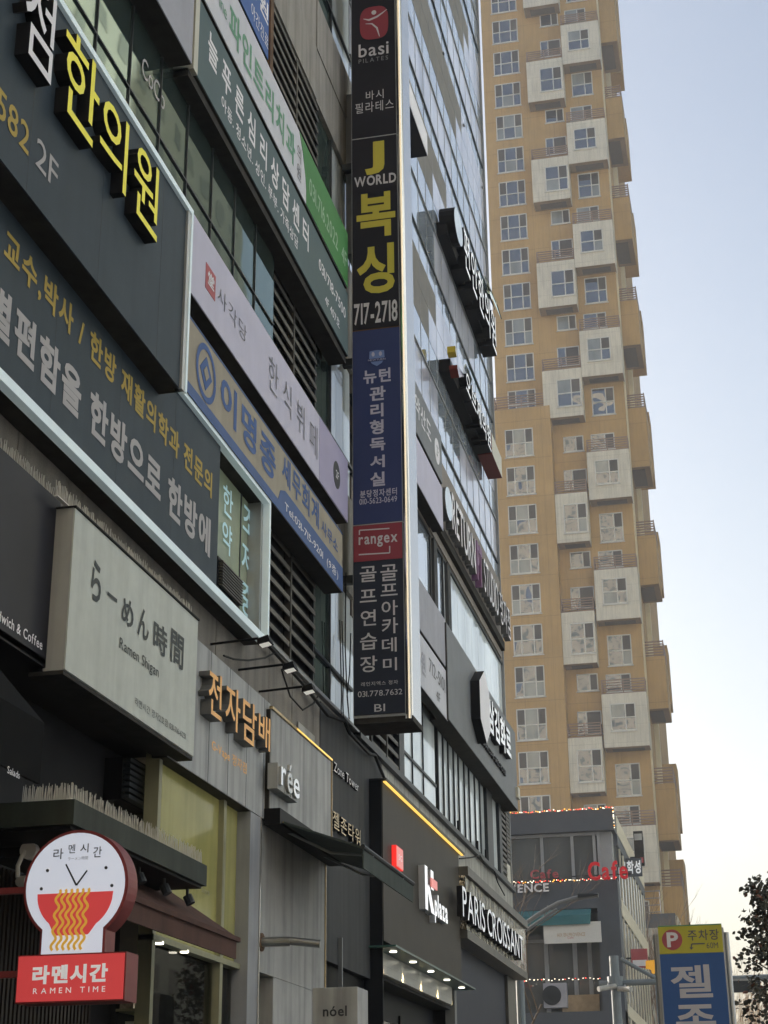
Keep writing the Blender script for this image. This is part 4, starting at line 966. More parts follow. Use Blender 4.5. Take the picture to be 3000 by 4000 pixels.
fpoly('letter', K_([(.55, .60), (1.18, .60), (1.18, .80), (.55, .80)]), X + .09, 'pink_face', kp, ext=.02)
ftext('plaza', (22.67, 23.65, 4.63, 5.04), X, LG, kp, 'letter', ext=.08, off=.03, split=True)
gz = 3.96
bx('glass_ledge', 'glass_green', kp, -4.6, -4.25, ky0 - .1, ky1 + .25, gz, gz + .025)
tz0, tz1 = 3.7, gz - .003
bx('tile_band', 'white_tile', kp, -4.75, -4.52, ky0 - .002, ky1 - .3, tz0, tz1)
for i in range(5):
    y = ky0 + .35 + (ky1 - ky0 - .6) * i / 4
    MB().tube([(-4.38, y, gz - .012), (-4.38, y, gz - .002)], .045, 16).build('downlight', 'lamp_on', kp)
    ld = bpy.data.lights.new('downlight_beam', 'SPOT'); ld.energy = 34; ld.color = (1, 0.78, 0.38); ld.spot_size = rad(48); ld.spot_blend = .9; ld.shadow_soft_size = .02
    lo = bpy.data.objects.new('downlight_beam', ld); col.objects.link(lo); lo.parent = kp; lo.location = Vector((-4.445, y, gz - .015)) - ORI[kp.name]
    lo.rotation_euler = Vector((.10, 0, 1)).to_track_quat('Z', 'Y').to_euler()
bx('soffit', 'kp_side', kp, -4.95, -4.6, ky0, ky1, tz0 - .04, tz0 - .002)
bx('back_wall', 'concrete', kp, -5.3, -5.2, ky0, ky1, 0, tz0 - .04)
for a_, b_, m_ in ((0.25, 1.6, 'clear_glass'), (1.75, 2.9, 'clear_glass'), (3.0, 5.4, 'clear_glass')): bx('pane', m_, kp, -4.93, -4.9, ky0 + a_, ky0 + b_, 0.1, tz0 - .4)
for a_ in (1.62, 2.92): bx('frame_post', 'black_metal', kp, -5.0, -4.85, ky0 + a_, ky0 + a_ + .1, 0, tz0 - .3)
bx('header', 'kp_side', kp, -5.0, -4.88, ky0, ky1, tz0 - .42, tz0 - .04)
il = bpy.data.lights.new('ceiling_lamp', 'POINT'); il.energy = 18; il.color = (1, .82, .55); il.shadow_soft_size = .1; io = bpy.data.objects.new('ceiling_lamp', il); col.objects.link(io); io.parent = kp; io.location = Vector((-5.05, ky0 + 1.0, tz0 - .5)) - ORI[kp.name]
bx('alarm_box', 'red_lit', kp, -4.6, -4.55, ky0 + .1, ky0 + .25, tz0 - .3, tz0 - .1)
# --- bakery with mirrored sign
X = -4.33
py0, py1 = ky1 + .03, 31.79
pz0, pz1 = 4.84, 5.66
pc = thing('bakery_shopfront', 'bakery front with a mirrored sign panel and black-edged white serif letters', 'shopfront', (-4.6, 28, 0))
bx('sign_panel', 'mirror_panel', pc, -4.7, X, py0, py1, pz0, pz1)
bx('cornice', 'bronze', pc, -4.7, X + .05, py0, py1 + .05, pz1 + .003, pz1 + .14)
bx('lower_trim', 'bronze', pc, -4.7, X + .015, py0, py1 + .03, pz0 - .13, pz0 - .003)
ftext('PARIS', (24.38, 26.43, 4.93, 5.39), X, ['letter_lit', 'letter_side'], pc, 'letter', ext=.09, off=.0, split=True)
ftext('CROISSANT', (26.67, 30.76, 4.94, 5.38), X, ['letter_lit', 'letter_side'], pc, 'letter', ext=.09, off=.0, split=True)
bx('shutter_panel', 'panel_slate', pc, -4.75, -4.6, py0 + .35, py1 - 1.1, 3.0, pz0 - .135)
bx('wall', 'bronze', pc, -4.75, -4.55, py1 - 1.05, py1 - .05, 0, pz0 - .135)
bx('frame_post', 'frame_grey', pc, -4.7, -4.55, py0 + .05, py0 + .12, 0, pz0 - .135); bx('frame_post', 'frame_grey', pc, -4.7, -4.56, py0 + .2, py0 + .26, 0, pz0 - .135)
for i in range(4): bx('pane', 'glass_shop', pc, -4.8, -4.77, py0 + .4 + i * 1.3, py0 + 1.6 + i * 1.3, 0.1, 2.98)
for i in range(6): bx('print_mark', 'print_grey', pc, -4.6, -4.597, py0 + .8 + i * .75, py0 + .9 + i * .75, 3.12, 3.26)
# --- cables along the facade
def cable(label, pts, r_=.012, sag=0.0, n=10):
    out = []
    for a_, b_ in zip(pts[:-1], pts[1:]):
        a_, b_ = Vector(a_), Vector(b_)
        for i in range(n): t = i / n; p = a_.lerp(b_, t); p.z -= sag * 4 * t * (1 - t); out.append(p)
    out.append(Vector(pts[-1]))
    tag(MB().tube(out, r_, 5).build('cable', 'cable'), label, 'cable')
C4 = lambda l: [(-4.52, y, z) for y, z in l]
cable('black cable sagging below the flood lamps on the stone wall', C4([(15.5, 6.28), (15.84, 6.08), (16.33, 6.06), (16.78, 6.25), (16.94, 6.37)]), .010)
cable('thick black cable bundle running down along the window sill to the phone shop', C4([(14.83, 6.4), (16.32, 6.35), (17.38, 6.27), (18.19, 6.4), (18.44, 6.31), (19.44, 6.29), (19.78, 6.35), (20.33, 6.16)]), .022)
cable('thin cable looped on the stone wall under the lit clinic frame', C4([(13.61, 5.88), (13.9, 5.93), (14.36, 6.05), (14.93, 6.24), (15.31, 6.41)]), .010)
for i, x in enumerate((1300, 1325, 1350, 1375)):
    l = {1300: [(18.07, 7.62), (18.13, 6.99), (18.16, 6.7), (18.13, 6.46)], 1325: [(18.18, 7.64), (18.25, 7.03), (18.22, 6.64), (18.25, 6.45)], 1350: [(18.38, 8.33), (18.34, 7.36), (18.42, 6.84), (18.53, 6.52)], 1375: [(18.63, 7.62), (18.56, 7.11), (18.43, 6.77), (18.54, 6.51)]}[x]
    cable('thin hanging cable over the bright panes beside the blade sign, ' + ('leftmost', 'second from left', 'third from left', 'nearest the blade')[i], [(-4.55, y, z) for y, z in l], .008)
cable('loose black cable drooping below the sill above the mirrored bakery sign', C4([(25.79, 6.03), (26.86, 6.22), (27.86, 6.42), (28.32, 6.36), (29.33, 6.4)]), .012)
cable('second loose cable drooping over the wall above the bakery sign', C4([(29.44, 6.4), (29.76, 6.25), (30.57, 6.13)]), .012)

# ================================================================ apartment tower
T = thing('apartment_tower', 'tall tan apartment tower with staggered pale cube bays and white windows', 'building', (-10.7, 125, 0))
WY, CY, LY = 111.3, 110.0, 109.9
XR = -6.0
bx('wall', 'tan_render', T, -15.7, XR, WY, 140, 0, 100)
bx('wall', 'tan_render', T, -15.72, -11.5, LY, WY, 0, 53.75)
bx('wall', 'cream_render', T, XR - .01, XR + .12, WY + .4, WY + .9, 0, 100)
bx('wall', 'cream_render', T, XR, XR + .35, 119, 119.6, 0, 100)
def win(x0, x1, z0, z1, Y, cols, rows, gm, fw=.075, cut=None):
    mb = MB(); d0, d1 = Y - .05, Y + .02
    mb.box(x0, x1, d0, d1, z0, z0 + fw); mb.box(x0, x1, d0, d1, z1 - fw, z1); mb.box(x0, x0 + fw, d0, d1, z0, z1); mb.box(x1 - fw, x1, d0, d1, z0, z1)
    xs = [x0 + (x1 - x0) * c for c in cols]; zz = [z0 + (z1 - z0) * c for c in rows]
    for x in xs[1:-1]: mb.box(x - fw / 2, x + fw / 2, d0 - .004, d1, z0 + .01, z1 - .01)
    for z in zz[1:-1]: mb.box(x0 + .01, x1 - .01, d0 - .002, d1, z - fw / 2, z + fw / 2)
    o = mb.build('window', 'window_white', T)
    for i in range(len(xs) - 1):
        for j in range(len(zz) - 1):
            a, b = xs[i] + fw / 2, xs[i + 1] - fw / 2
            m = gm
            if j == len(zz) - 2 and ((len(xs) == 4 and i != 1) or (len(xs) == 3 and i == 1)): m = 'glass_screen'
            elif random.random() < .28: m = 'glass_curtain'
            p = MB().box(a, b, Y - .02, Y - .006, zz[j] + fw / 2, zz[j + 1] - fw / 2).build('pane', m, o)
            p.rotation_euler = (0, 0, 0)
    bx('sill', 'window_white', o, x0 - .06, x1 + .06, Y - .09, Y + .02, z0 - .07, z0 - .003)
    return o
def rail(x0, x1, Y, z0, h=1.05, ret=None, n=6):
    mb = MB()
    for i in range(n):
        z = z0 + .06 + (h - .1) * i / (n - 1); mb.box(x0, x1, Y - .03, Y + .03, z - .035, z + .035)
        if ret: mb.box(x0 - .001, x0 + .06, Y + .031, Y + ret, z - .045, z + .045)
        if ret: mb.box(x1 - .06, x1 + .001, Y + .031, Y + ret, z - .045, z + .045)
    for x in (x0 + .03, (x0 + x1) / 2, x1 - .03): mb.box(x - .035, x + .035, Y - .02, Y + .02, z0, z0 + h)
    return mb.build('railing', 'rail_brown', T)
C3, R2_ = (0, .29, .715, 1), (0, .48, 1)
def sc(z): return 1.6 + (z - 1.6) * 1.0118
for z in (95.6, 92.5, 89.42, 86.26, 83.1, 80.0, 76.87, 73.74, 70.62, 67.54, 64.44, 61.37, 58.31, 55.27):
    win(-14.8, -12.66, sc(z) - 2.3, sc(z), WY, C3, R2_, 'glass_tower')
for z in (52.04, 48.98, 45.92, 42.85, 39.78, 36.74, 33.68, 30.61, 27.56, 24.49, 21.4, 18.3):
    win(-14.95, -12.85, z - 2.25, z, LY, C3, R2_, 'glass_tower')
rail(-15.7, -11.55, LY + .15, 53.75, 1.15, ret=1.1)
def cube(x0, x1, t, h, wx0, wx1, wz0, wz1):
    bx('cube_bay', 'cube_render', T, x0, x1, CY, WY + .3, t - h, t)
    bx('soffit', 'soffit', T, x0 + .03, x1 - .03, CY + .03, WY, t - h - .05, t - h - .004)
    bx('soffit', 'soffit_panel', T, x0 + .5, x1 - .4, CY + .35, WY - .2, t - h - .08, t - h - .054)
    win(wx0, wx1, wz0, wz1, CY, (0, .6, 1), (0, .48, 1), 'glass_tower')
    rail(x0 + .02, x1 - .02, CY + .1, t, 1.05, ret=1.1)
for t in (94.3, 84.9, 75.45, 66.0, 56.65, 46.55, 37.45, 28.35, 19.2):
    up = t > 50; x0, x1 = (-11.95, -9.0) if up else (-11.48, -9.12); h = 3.92 if up else 3.8
    cube(x0, x1, t, h, -10.9, -9.1 + (0 if up else -.1), t - 3.12, t - .85)
    win(-10.85, -9.15, sc(t) + .2, sc(t) + 1.85, WY, (0, .38, 1), (0, 1), 'glass_tower')
    win(-10.75, -9.25, sc(t) + 3.3, sc(t) + 4.55, WY, (0, .62, 1), (0, 1), 'glass_tower')
for t in (97.4, 88.05, 78.5, 69.1, 59.7, 49.65, 40.45, 31.3, 22.1):
    h = 3.86 if t > 50 else 3.76
    cube(-8.98, -5.9, t, h, -8.45, -6.7, t - 2.65, t - .72)
    win(-8.7, -6.95, sc(t) + .1, sc(t) + 1.4, WY, (0, .6, 1), (0, 1), 'glass_tower')
    win(-8.45, -6.75, sc(t) - 7.25, sc(t) - 5.0, WY, (0, .62, 1), (0, .48, 1), 'glass_tower')
zbots = [87.59, 78.12, 68.64, 59.3, 49.14, 39.88, 30.67, 21.47] + [9.0]
ztops = [98.48, 82.01, 72.48, 63.15, 53.96, 43.65, 34.46, 25.35, 18.35]
for zb, zt in zip(zbots, ztops):
    bx('side_bay', 'tan_render', T, XR + .01, -4.55, 112.4, 116.6, zb, zt)
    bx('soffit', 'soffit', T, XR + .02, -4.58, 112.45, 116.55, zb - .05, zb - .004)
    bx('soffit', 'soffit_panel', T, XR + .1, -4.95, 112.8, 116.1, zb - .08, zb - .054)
    mb = MB()
    for i in range(6):
        z = zt + .1 + .2 * i; mb.box(XR, -4.58, 112.42, 112.48, z - .05, z + .05); mb.box(-4.64, -4.58, 112.49, 116.5, z - .05, z + .05)
    for x in (XR + .05, -4.62): mb.box(x - .03, x + .03, 112.41, 112.49, zt, zt + 1.2)
    mb.build('railing', 'rail_brown', T)
    bx('side_bay', 'tan_render', T, XR + .01, -4.62, 119.8, 122.5, zb + 2.2, zt + 3.0)
bx('roof', 'concrete', T, -15.5, XR - .2, 112, 139.8, 100, 100.6)

# ================================================================ cafe building
CB = thing('cafe_building', 'three-storey charcoal cafe building with glass top floor, outlined by coloured string lights', 'building', (-12, 62, 0))
FY_ = 56.0; xr = -4.42
bx('wall', 'interior', CB, -22, xr - .4, FY_ + 1.0, 70, 0, 12.3)
bx('parapet', 'cafe_grey', CB, -22, xr, FY_, 57.0, 11.95, 12.68)
bx('parapet', 'cafe_cream', CB, xr - .3, xr + .02, 57.0, 70, 12.0, 12.62)
bx('parapet', 'cafe_grey', CB, xr - .3, xr + .01, 57.0, 70, 11.6, 11.99)
bx('slab_band', 'cafe_grey', CB, -22, xr, FY_, 57.0, 9.35, 10.28)
bx('slab_band', 'cafe_cream', CB, xr - .3, xr + .02, 57.0, 70, 9.2, 9.75)
bx('slab_band', 'cafe_grey', CB, -22, xr, FY_, 57.0, 5.3, 6.02)
bx('slab_band', 'cafe_cream', CB, xr - .3, xr + .02, 57.0, 70, 5.9, 6.3)
bx('corner_pier', 'cafe_grey', CB, -5.15, xr, FY_ + .004, 57.0, 0, 9.35)
bx('corner_pier', 'cafe_frame', CB, -4.95, -4.55, FY_ + .3, 57.0, 10.28, 11.95)
for a, b in ((-14, -8.35), (-8.25, -7.0), (-6.92, -5.95), (-5.87, -5.2)): bx('pane', 'glass_cafe', CB, a, b, FY_ + .3, FY_ + .33, 10.32, 11.9)
for x in (-8.3, -6.96, -5.91, -5.15, -5.0): bx('window_post', 'cafe_frame', CB, x - .05, x + .05, FY_ + .22, FY_ + .36, 10.28, 11.95)
bx('window_head', 'cafe_frame', CB, -14, -5.0, FY_ + .2, FY_ + .36, 11.84, 11.94)
for a, b in ((-9.2, -8.1), (-8.0, -7.1), (-6.95, -6.1), (-6.0, -5.2)): bx('pane', 'glass_cafe', CB, a, b, FY_ + .7, FY_ + .73, 6.05, 9.3)
for x in (-8.05, -7.02, -6.05, -5.55): bx('window_post', 'cafe_frame', CB, x - .07, x + .07, FY_ + .6, FY_ + .76, 6.02, 9.35)
bx('transom', 'cafe_frame', CB, -9.2, -5.15, FY_ + .6, FY_ + .75, 8.35, 8.45)
bx('balcony_wall', 'dry_wood', CB, -6.55, -5.3, FY_ + .55, FY_ + .62, 6.03, 6.6)
for i in range(18): bx('window_strip', 'cafe_cream' if i % 2 else 'glass_cafe', CB, xr - .28, xr - .02 + .03 * (i % 2), 57.1 + i * .7, 57.1 + i * .7 + (.25 if i % 2 else .6), 6.3, 9.2)
for i in range(18): bx('window_strip', 'cafe_cream' if i % 2 else 'glass_cafe', CB, xr - .28, xr - .02 + .03 * (i % 2), 57.1 + i * .7, 57.1 + i * .7 + (.25 if i % 2 else .6), 9.75, 11.6)
for i in range(12): bx('window_strip', 'cafe_cream' if i % 2 else 'glass_cafe', CB, xr - .28, xr - .02 + .03 * (i % 2), 57.1 + i, 57.1 + i + (.4 if i % 2 else .9), 2.5, 5.9)
MB().hexa([(-9.5, FY_ - .7, 8.75), (-5.35, FY_ - .7, 8.75), (-5.35, FY_ - .66, 8.75), (-9.5, FY_ - .66, 8.75), (-9.5, FY_ - .7, 9.05), (-5.35, FY_ - .7, 9.05), (-5.35, FY_ - .02, 9.33), (-9.5, FY_ - .02, 9.33)]).build('awning', 'teal_awning', CB)
wtext('PROVENCE', (-9.03, -6.74, 9.94, 10.23), FY_, ['letter_white', 'letter_side'], CB, 'letter', ext=.12, off=.03, split=True)
bs = thing('red_letters', 'large red Cafe letters standing at the corner of the charcoal building', 'sign', (-4.8, 55.5, 10.3))
wtext('Cafe', (-5.33, -4.0, 10.16, 10.78), 55.4, ['letter_red', 'letter_red'], bs, 'letter', ext=.12, off=.02, split=True)
MB().box(-5.9, -3.9, 55.42, 55.46, 10.32, 10.36).build('base_rail', 'frame_dark', bs)
bs = thing('red_letters', 'smaller dull red Cafe letters behind the upper glass, left of the large ones', 'sign', (-7.5, 55.9, 10.3))
wtext('Cafe', (-7.39, -6.42, 10.43, 10.74), 56.2, ['seal_red', 'seal_red'], bs, 'letter', ext=.06, off=.02, split=True)
MB().box(-7.9, -6.3, 56.22, 56.26, 10.28, 10.34).build('base_rail', 'frame_dark', bs)
ss = thing('hanging_sign', 'pale rectangular cafe sign board with faint lettering hung below the teal awning', 'sign', (-6.3, 55.4, 7.6))
q = (-6.92, -5.01, 8.16, 8.83)
bx('board', 'window_white', ss, q[0], q[1], 55.4, 55.46, q[2], q[3]); 
wtext('AIX EN PROVENCE', (-6.48, -5.54, 8.37, 8.49), 55.4, 'copper_print', ss); wtext('Cafe', (-6.13, -5.93, 8.3, 8.37), 55.4, 'seal_red', ss)
for x in (q[0] + .3, q[1] - .3): MB().tube([(x, 55.43, q[3]), (x, 55.43, 8.8)], .01, 5).build('hanger', 'frame_dark', ss)
ac = thing('air_conditioner', 'white outdoor air conditioner unit standing on the cafe balcony', 'air conditioner', (-7.1, 55.9, 6.1))
q = (-7.08, -6.31, 6.15, 6.94)
bx('casing', 'pale_grey_panel', ac, q[0], q[1], 55.85, 56.2, q[2], q[3]); cx, cz = q[0] + (q[1] - q[0]) * .36, (q[2] + q[3]) / 2
wpoly('fan_grille', circ(cx, cz, (q[3] - q[2]) * .4), 55.85, 'frame_dark', ac, ext=.02)
# string lights
def lights(label, pts, n):
    t = thing('string_lights', label, 'string lights', pts[0], 'coloured string lights on the cafe')
    L = []; tot = sum((Vector(b) - Vector(a)).length for a, b in zip(pts[:-1], pts[1:]))
    MB().tube(pts, .012, 4).build('wire', 'cable', t)
    mb = MB(); s_ = 0
    for a, b in zip(pts[:-1], pts[1:]):
        a, b = Vector(a), Vector(b); k = max(1, int(n * (b - a).length / tot))
        for i in range(k):
            p = a.lerp(b, (i + random.uniform(.2, .8)) / k) + Vector((0, -.03, random.uniform(-.03, .03))); r_ = random.uniform(.016, .026)
            mb.add([p + Vector(d) * r_ for d in ((1.3,0,0),(-1.3,0,0),(0,1,0),(0,-1,0),(0,0,1),(0,0,-1))], [(0,2,4),(2,1,4),(1,3,4),(3,0,4),(2,0,5),(1,2,5),(3,1,5),(0,3,5)], random.choice((0, 0, 1, 1, 2)))
    b = mb.build('bulb', ['bulb_white', 'bulb_red', 'bulb_amber'], t); b['kind'] = 'stuff'
lights('string of warm and red bulbs along the roof edge of the cafe', [(-8.6, 55.97, 12.7), (xr, 55.97, 12.7), (xr + .02, 55.97, 12.0)], 64)
lights('string of red and amber bulbs under the upper cafe glass', [(-8.6, 55.97, 10.3), (xr, 55.97, 10.3)], 60)
lights('sparse string of bulbs across the lower cafe balcony', [(-8.6, 55.9, 7.05), (-5.1, 55.9, 7.05)], 30)
# blade signs on the side of the cafe building
for lab, p, zz in (('dark narrow blade sign near the roof of the cafe side wall', 62.5, 11.75), ('white blue lettered blade sign above the red letters on the cafe side wall', 57.6, 10.6), ('small red and white blade sign low on the cafe side wall', 57.4, 7.5)):
    b = thing('wall_sign', lab, 'sign', (xr + .02, p, zz))
    bx('arm', 'frame_dark', b, xr + .02, xr + .2, p + .05, p + .1, zz + .3, zz + .35)
    bx('cabinet', 'sign_back' if p > 60 else ('cafe_grey' if zz > 9 else 'seal_red'), b, xr + .2, xr + (.55 if p > 60 else .75), p, p + .15, zz, zz + (1.3 if p > 60 else .62))
    if p > 60: bx('label_panel', 'sign_side', b, xr + .23, xr + .52, p - .01, p - .002, zz + .95, zz + 1.2); bx('label_panel', 'seal_red', b, xr + .40, xr + .52, p - .01, p - .002, zz + .1, zz + .3)
    elif zz > 9: wtext('학성', (xr + .24, xr + .71, zz + .08, zz + .54), p, 'letter_lit', b, off=.03)
    else: bx('label_panel', 'letter_white', b, xr + .24, xr + .71, p - .01, p - .002, zz + .05, zz + .25)
# neighbour behind the cafe
nb2 = thing('low_building', 'low pale building with a railed roof terrace behind the cafe', 'building', (-3, 88, 0))
q = (-5.57, -3.91, 11.97, 12.95)
bx('wall', 'cafe_grey', nb2, q[0] - 4, q[1], 85, 100, 0, q[3]); bx('parapet', 'pale_concrete', nb2, q[0] - 4, q[1] - .9, 84.6, 85, 0, q[3] - .75)
bx('wall', 'cafe_cream', nb2, q[1], q[1] + .1, 85.2, 100, 0, q[3] - .1)
for i in range(4): bx('slab_band', 'sign_side', nb2, q[0] - 4, q[1] - .9, 84.55, 84.6, q[3] - 1.2 - i * .55, q[3] - 1.1 - i * .55)
rl = MB(); zt = q[3]
for k in range(4): rl.tube([(q[0] - 3, 85.1, zt + .35 * k + .1), (q[1] - .7, 85.1, zt + .35 * k + .1)], .025, 5)
for k in range(10): rl.tube([(q[1] - .7 - k * .8, 85.1, zt), (q[1] - .7 - k * .8, 85.1, zt + 1.2)], .025, 5)
rl.build('railing', 'frame_grey', nb2)

# ================================================================ trees
def bare_tree(label, loc, h, spread, seed, levels=5, r0=.12):
    rnd = random.Random(seed); t = thing('bare_tree', label, 'tree', loc)
    tr = MB(); cr = MB(); P0 = Vector(loc)
    def grow(p, d, l, r, lv):
        q = p + d * l; (tr if lv >= levels - 1 else cr).tube([p, p.lerp(q, .5) + Vector((rnd.uniform(-.04, .04) * l, rnd.uniform(-.04, .04) * l, 0)), q], r, 5 if lv > 2 else 3, r2=r * .68)
        if lv <= 0: return
        for _ in range(rnd.choice((2, 3, 3)) if lv < levels else 4):
            dd = (d + Vector((rnd.uniform(-1, 1) * spread, rnd.uniform(-1, 1) * spread, rnd.uniform(-.15, .5)))).normalized()
            grow(p.lerp(q, rnd.uniform(.55, 1)), dd, l * rnd.uniform(.58, .8), r * .6, lv - 1)
    grow(P0, Vector((0, 0, 1)), h * .33, r0, levels)
    tr.build('trunk', 'bark', t); cr.build('crown', 'twig', t)
bare_tree('bare twiggy tree beside the railed terrace behind the cafe', (-4.62, 74.0, 0.0), 13.91, .5, 3, 6, .13)
bare_tree('leafless tree with red brown twigs right of the terrace tree', (-4.53, 80.0, 0.0), 14.61, .45, 5, 6, .13)
bare_tree('bare thin branches in front of the left cafe windows', (-7.12, 46.0, 0.0), 12.2, .8, 11, 6, .07)
# leafy plane trees: one at the right edge, the rest further along the kerb show up mirrored in the bakery sign
def leafy_tree(label, x, y, top, low, rad0, nl, ls, seed):
    rnd = random.Random(seed); t = thing('leafy_tree', label, 'tree', (x, y, -.1)); tr = MB(); cr = MB(); brs = []
    tr.tube([(x, y, -.1), (x + .05, y, low * .8), (x - .02, y + .05, (low + top) / 2), (x, y, top - .25)], .035 * top ** .6, 9, r2=.012)
    for k in range(40):
        z = low + (top - low - .1) * k / 40; a = k * 2.4 + rnd.uniform(-.4, .4); rr = rad0 * (.14 + .86 * (1 - (z - low) / (top - low)) ** .8) * rnd.uniform(.7, 1.15); p = Vector((x, y, z)); q_ = p + Vector((math.cos(a) * rr, math.sin(a) * rr, rr * .45)); tr.tube([p, p.lerp(q_, .5) + Vector((0, 0, .05)), q_], .018, 4, r2=.004); brs.append((p, q_))
    brs.append((Vector((x, y, top - .6)), Vector((x - .03, y, top))))
    for k in range(nl):
        p, q_ = rnd.choice(brs); c = p.lerp(q_, rnd.uniform(.2, 1.05)) + Vector((rnd.gauss(0, ls * 1.7), rnd.gauss(0, ls * 1.7), rnd.gauss(-.03, ls * 1.7)))
        s = ls * rnd.uniform(.6, 1.25); u = Vector((rnd.gauss(0, 1), rnd.gauss(0, 1), rnd.gauss(0, .6))).normalized(); v = u.orthogonal().normalized(); v = (v + u.cross(v) * rnd.uniform(-1, 1)).normalized(); w = u.cross(v) * s * rnd.uniform(-.25, .25)
        cr.add([c - u * s, c - u * s * .3 + v * s * .8 + w, c + u * s * .35 + v * s * .65 + w, c + u * s * 1.1, c + u * s * .35 - v * s * .65 + w, c - u * s * .3 - v * s * .8 + w], [(0, 1, 2, 3), (0, 3, 4, 5)], 1 if rnd.random() < .10 else 0)
    tr.build('trunk', 'bark', t); cr.build('crown', ['leaf', 'leaf_dry'], t)
leafy_tree('dark leafy street tree reaching into the right edge', 0.18, 28, 5.87, 2.0, .98, 2900, .045, 4)
leafy_tree('broad street tree further up the road, mirrored in the bakery sign, nearer one', 3.2, 66, 9.5, 2.5, 2.6, 1600, .15, 5)
leafy_tree('broad street tree further up the road, mirrored in the bakery sign, farther one', 4.4, 84, 10.5, 2.5, 2.8, 1600, .16, 6)
# far hillside wood
zh = 17.55
hl = MB(); hl.add([(-60, 150, -1), (60, 150, -1), (60, 260, zh), (-60, 260, zh), (-60, 320, -1), (60, 320, -1)], [(0, 1, 2, 3), (3, 2, 5, 4)]); tag(hl.build('hill', 'earth'), kind='structure')
fwd = MB(); rnd = random.Random(9)
for k in range(1500):
    x = rnd.uniform(-22, 22); y = rnd.uniform(150, 200); z0 = max(-.2, (y - 150) / 110 * zh - .3); h = rnd.uniform(8, 17.5)
    fwd.add([(x - .08, y, z0), (x + .08, y, z0), (x + rnd.uniform(-.5, .5), y, z0 + h)], [(0, 1, 2)])
    for j in range(5):
        zz = z0 + h * rnd.uniform(.3, .9); dx = rnd.uniform(-1.6, 1.6); fwd.add([(x, y, zz), (x + .05, y + .02, zz - .06), (x + dx, y, zz + rnd.uniform(.5, 1.8))], [(0, 1, 2)])
tag(fwd.build('winter_wood', 'dry_wood'), 'pale leafless winter wood on the far slope at lower right', 'wood', kind='stuff')

# ================================================================ street furniture
pk = thing('parking_sign', 'yellow and blue parking sign box with a red P disc at lower right', 'sign', (-.85, 21.2, 0))
q = (-1.22, -0.44, 3.07, 4.24)
x0, x1 = -1.2, -0.41; zt = 4.24; zm = 3.91
x0, x1 = -1.19, -0.41
bx('cabinet', 'alu', pk, x0 - .02, x1 + .02, 21.015, 21.3, 1.2, zt - .03)
bx('top_panel', 'park_yellow', pk, x0, x1, 21.0, 21.014, zm + .002, zt); bx('top_edge', 'green_print', pk, x0, x1, 21.0, 21.2, zt + .002, zt + .015)
bx('main_panel', 'park_blue', pk, x0, x1, 21.0, 21.014, 1.2, zm - .002)
MB().tube([(x0 - .045, 21.12, 0), (x0 - .045, 21.12, zt - .08)], .03, 10).build('post', 'alu', pk); MB().tube([(x1 + .05, 21.12, 0), (x1 + .05, 21.12, zt - .08)], .03, 10).build('post', 'alu', pk)
bx('side_trim', 'frame_dark', pk, x1 + .021, x1 + .075, 21.16, 21.3, 1.2, zt - .1); bx('lifting_eye', 'frame_dark', pk, (x0 + x1) / 2 - .01, (x0 + x1) / 2 + .005, 21.1, 21.12, zt, zt + .06)
q = (-1.15, -0.9, 3.95, 4.21)
wpoly('disc', circ((q[0] + q[1]) / 2, (q[2] + q[3]) / 2, (q[1] - q[0]) / 2), 21.0, 'seal_red', pk)
wtext('P', (-1.09, -0.95, 3.99, 4.17), 20.995, 'letter_white', pk, off=.03)
wtext('주차장', (-0.83, -0.45, 4.06, 4.19), 21.0, 'ink_soft', pk, off=.012)
wtext('60M', (-0.61, -0.47, 3.96, 4.03), 21.0, 'ink_soft', pk)
ar = [(-0.63, 4.02), (-0.79, 4.02), (-0.8, 3.97)]
ribbon('arrow', ar[:2], .008, onY(21.0), 'ink_soft', pk); ribbon('arrow', ar[1:], .008, onY(21.0), 'ink_soft', pk)
wpoly('arrow', [(-0.82, 3.98), (-0.77, 3.98), (-0.8, 3.95)], 21.0, 'ink_soft', pk)
wtext('젤', (-1.08, -0.58, 3.38, 3.77), 21.0, 'print_white', pk, off=.022)
wtext('존', (-1.05, -0.57, 2.91, 3.3), 21.0, 'print_white', pk, off=.022)
wtext('타', (x0 + .16, x1 - .16, 1.95, 2.3), 21.0, 'print_white', pk, off=.05); wtext('워', (x0 + .16, x1 - .16, 1.45, 1.85), 21.0, 'print_white', pk, off=.05)
# traffic mast
YM_ = 42
ms = thing('traffic_mast', 'grey traffic mast with a long horizontal arm behind the parking sign', 'mast', (-3.52, 42, 0))
mx = -3.52; mt = 6.22
MB().tube([(mx, 42, 0), (mx, 42, mt)], .12, 14).build('pole', 'pole_paint', ms)
za = 5.56
MB().tube([(mx - .4, 42, za), (mx + 3, 42, za + .02), (mx + 9, 42, za + .1)], .075, 10).build('arm', 'pole_paint', ms)
st = [(-3.35, 6.14), (-2.54, 5.66)]
MB().tube([(st[0][0], 42, st[0][1]), (st[1][0], 42, st[1][1])], .05, 8).build('strut', 'pole_paint', ms)
MB().tube([(mx, 42, za - .14), (mx, 42, za + .16)], .2, 14).build('clamp', 'pole_paint', ms)
sb = thing('road_sign', 'dark back of a rectangular road sign hung on the mast arm at right', 'sign', (2, 41.8, 4.5))
q = (-0.7, -0.02, 5.24, 5.51)
bx('plate', 'frame_dark', sb, q[0], q[1], 41.85, 41.9, q[2], q[3]); bx('top_rail', 'sign_side', sb, q[0], q[1], 41.84, 41.9, q[3] + .003, q[3] + .05)
cm = thing('security_camera', 'pair of white bullet cameras clamped on the grey traffic mast', 'camera', (mx - .4, 41.6, za - .2))
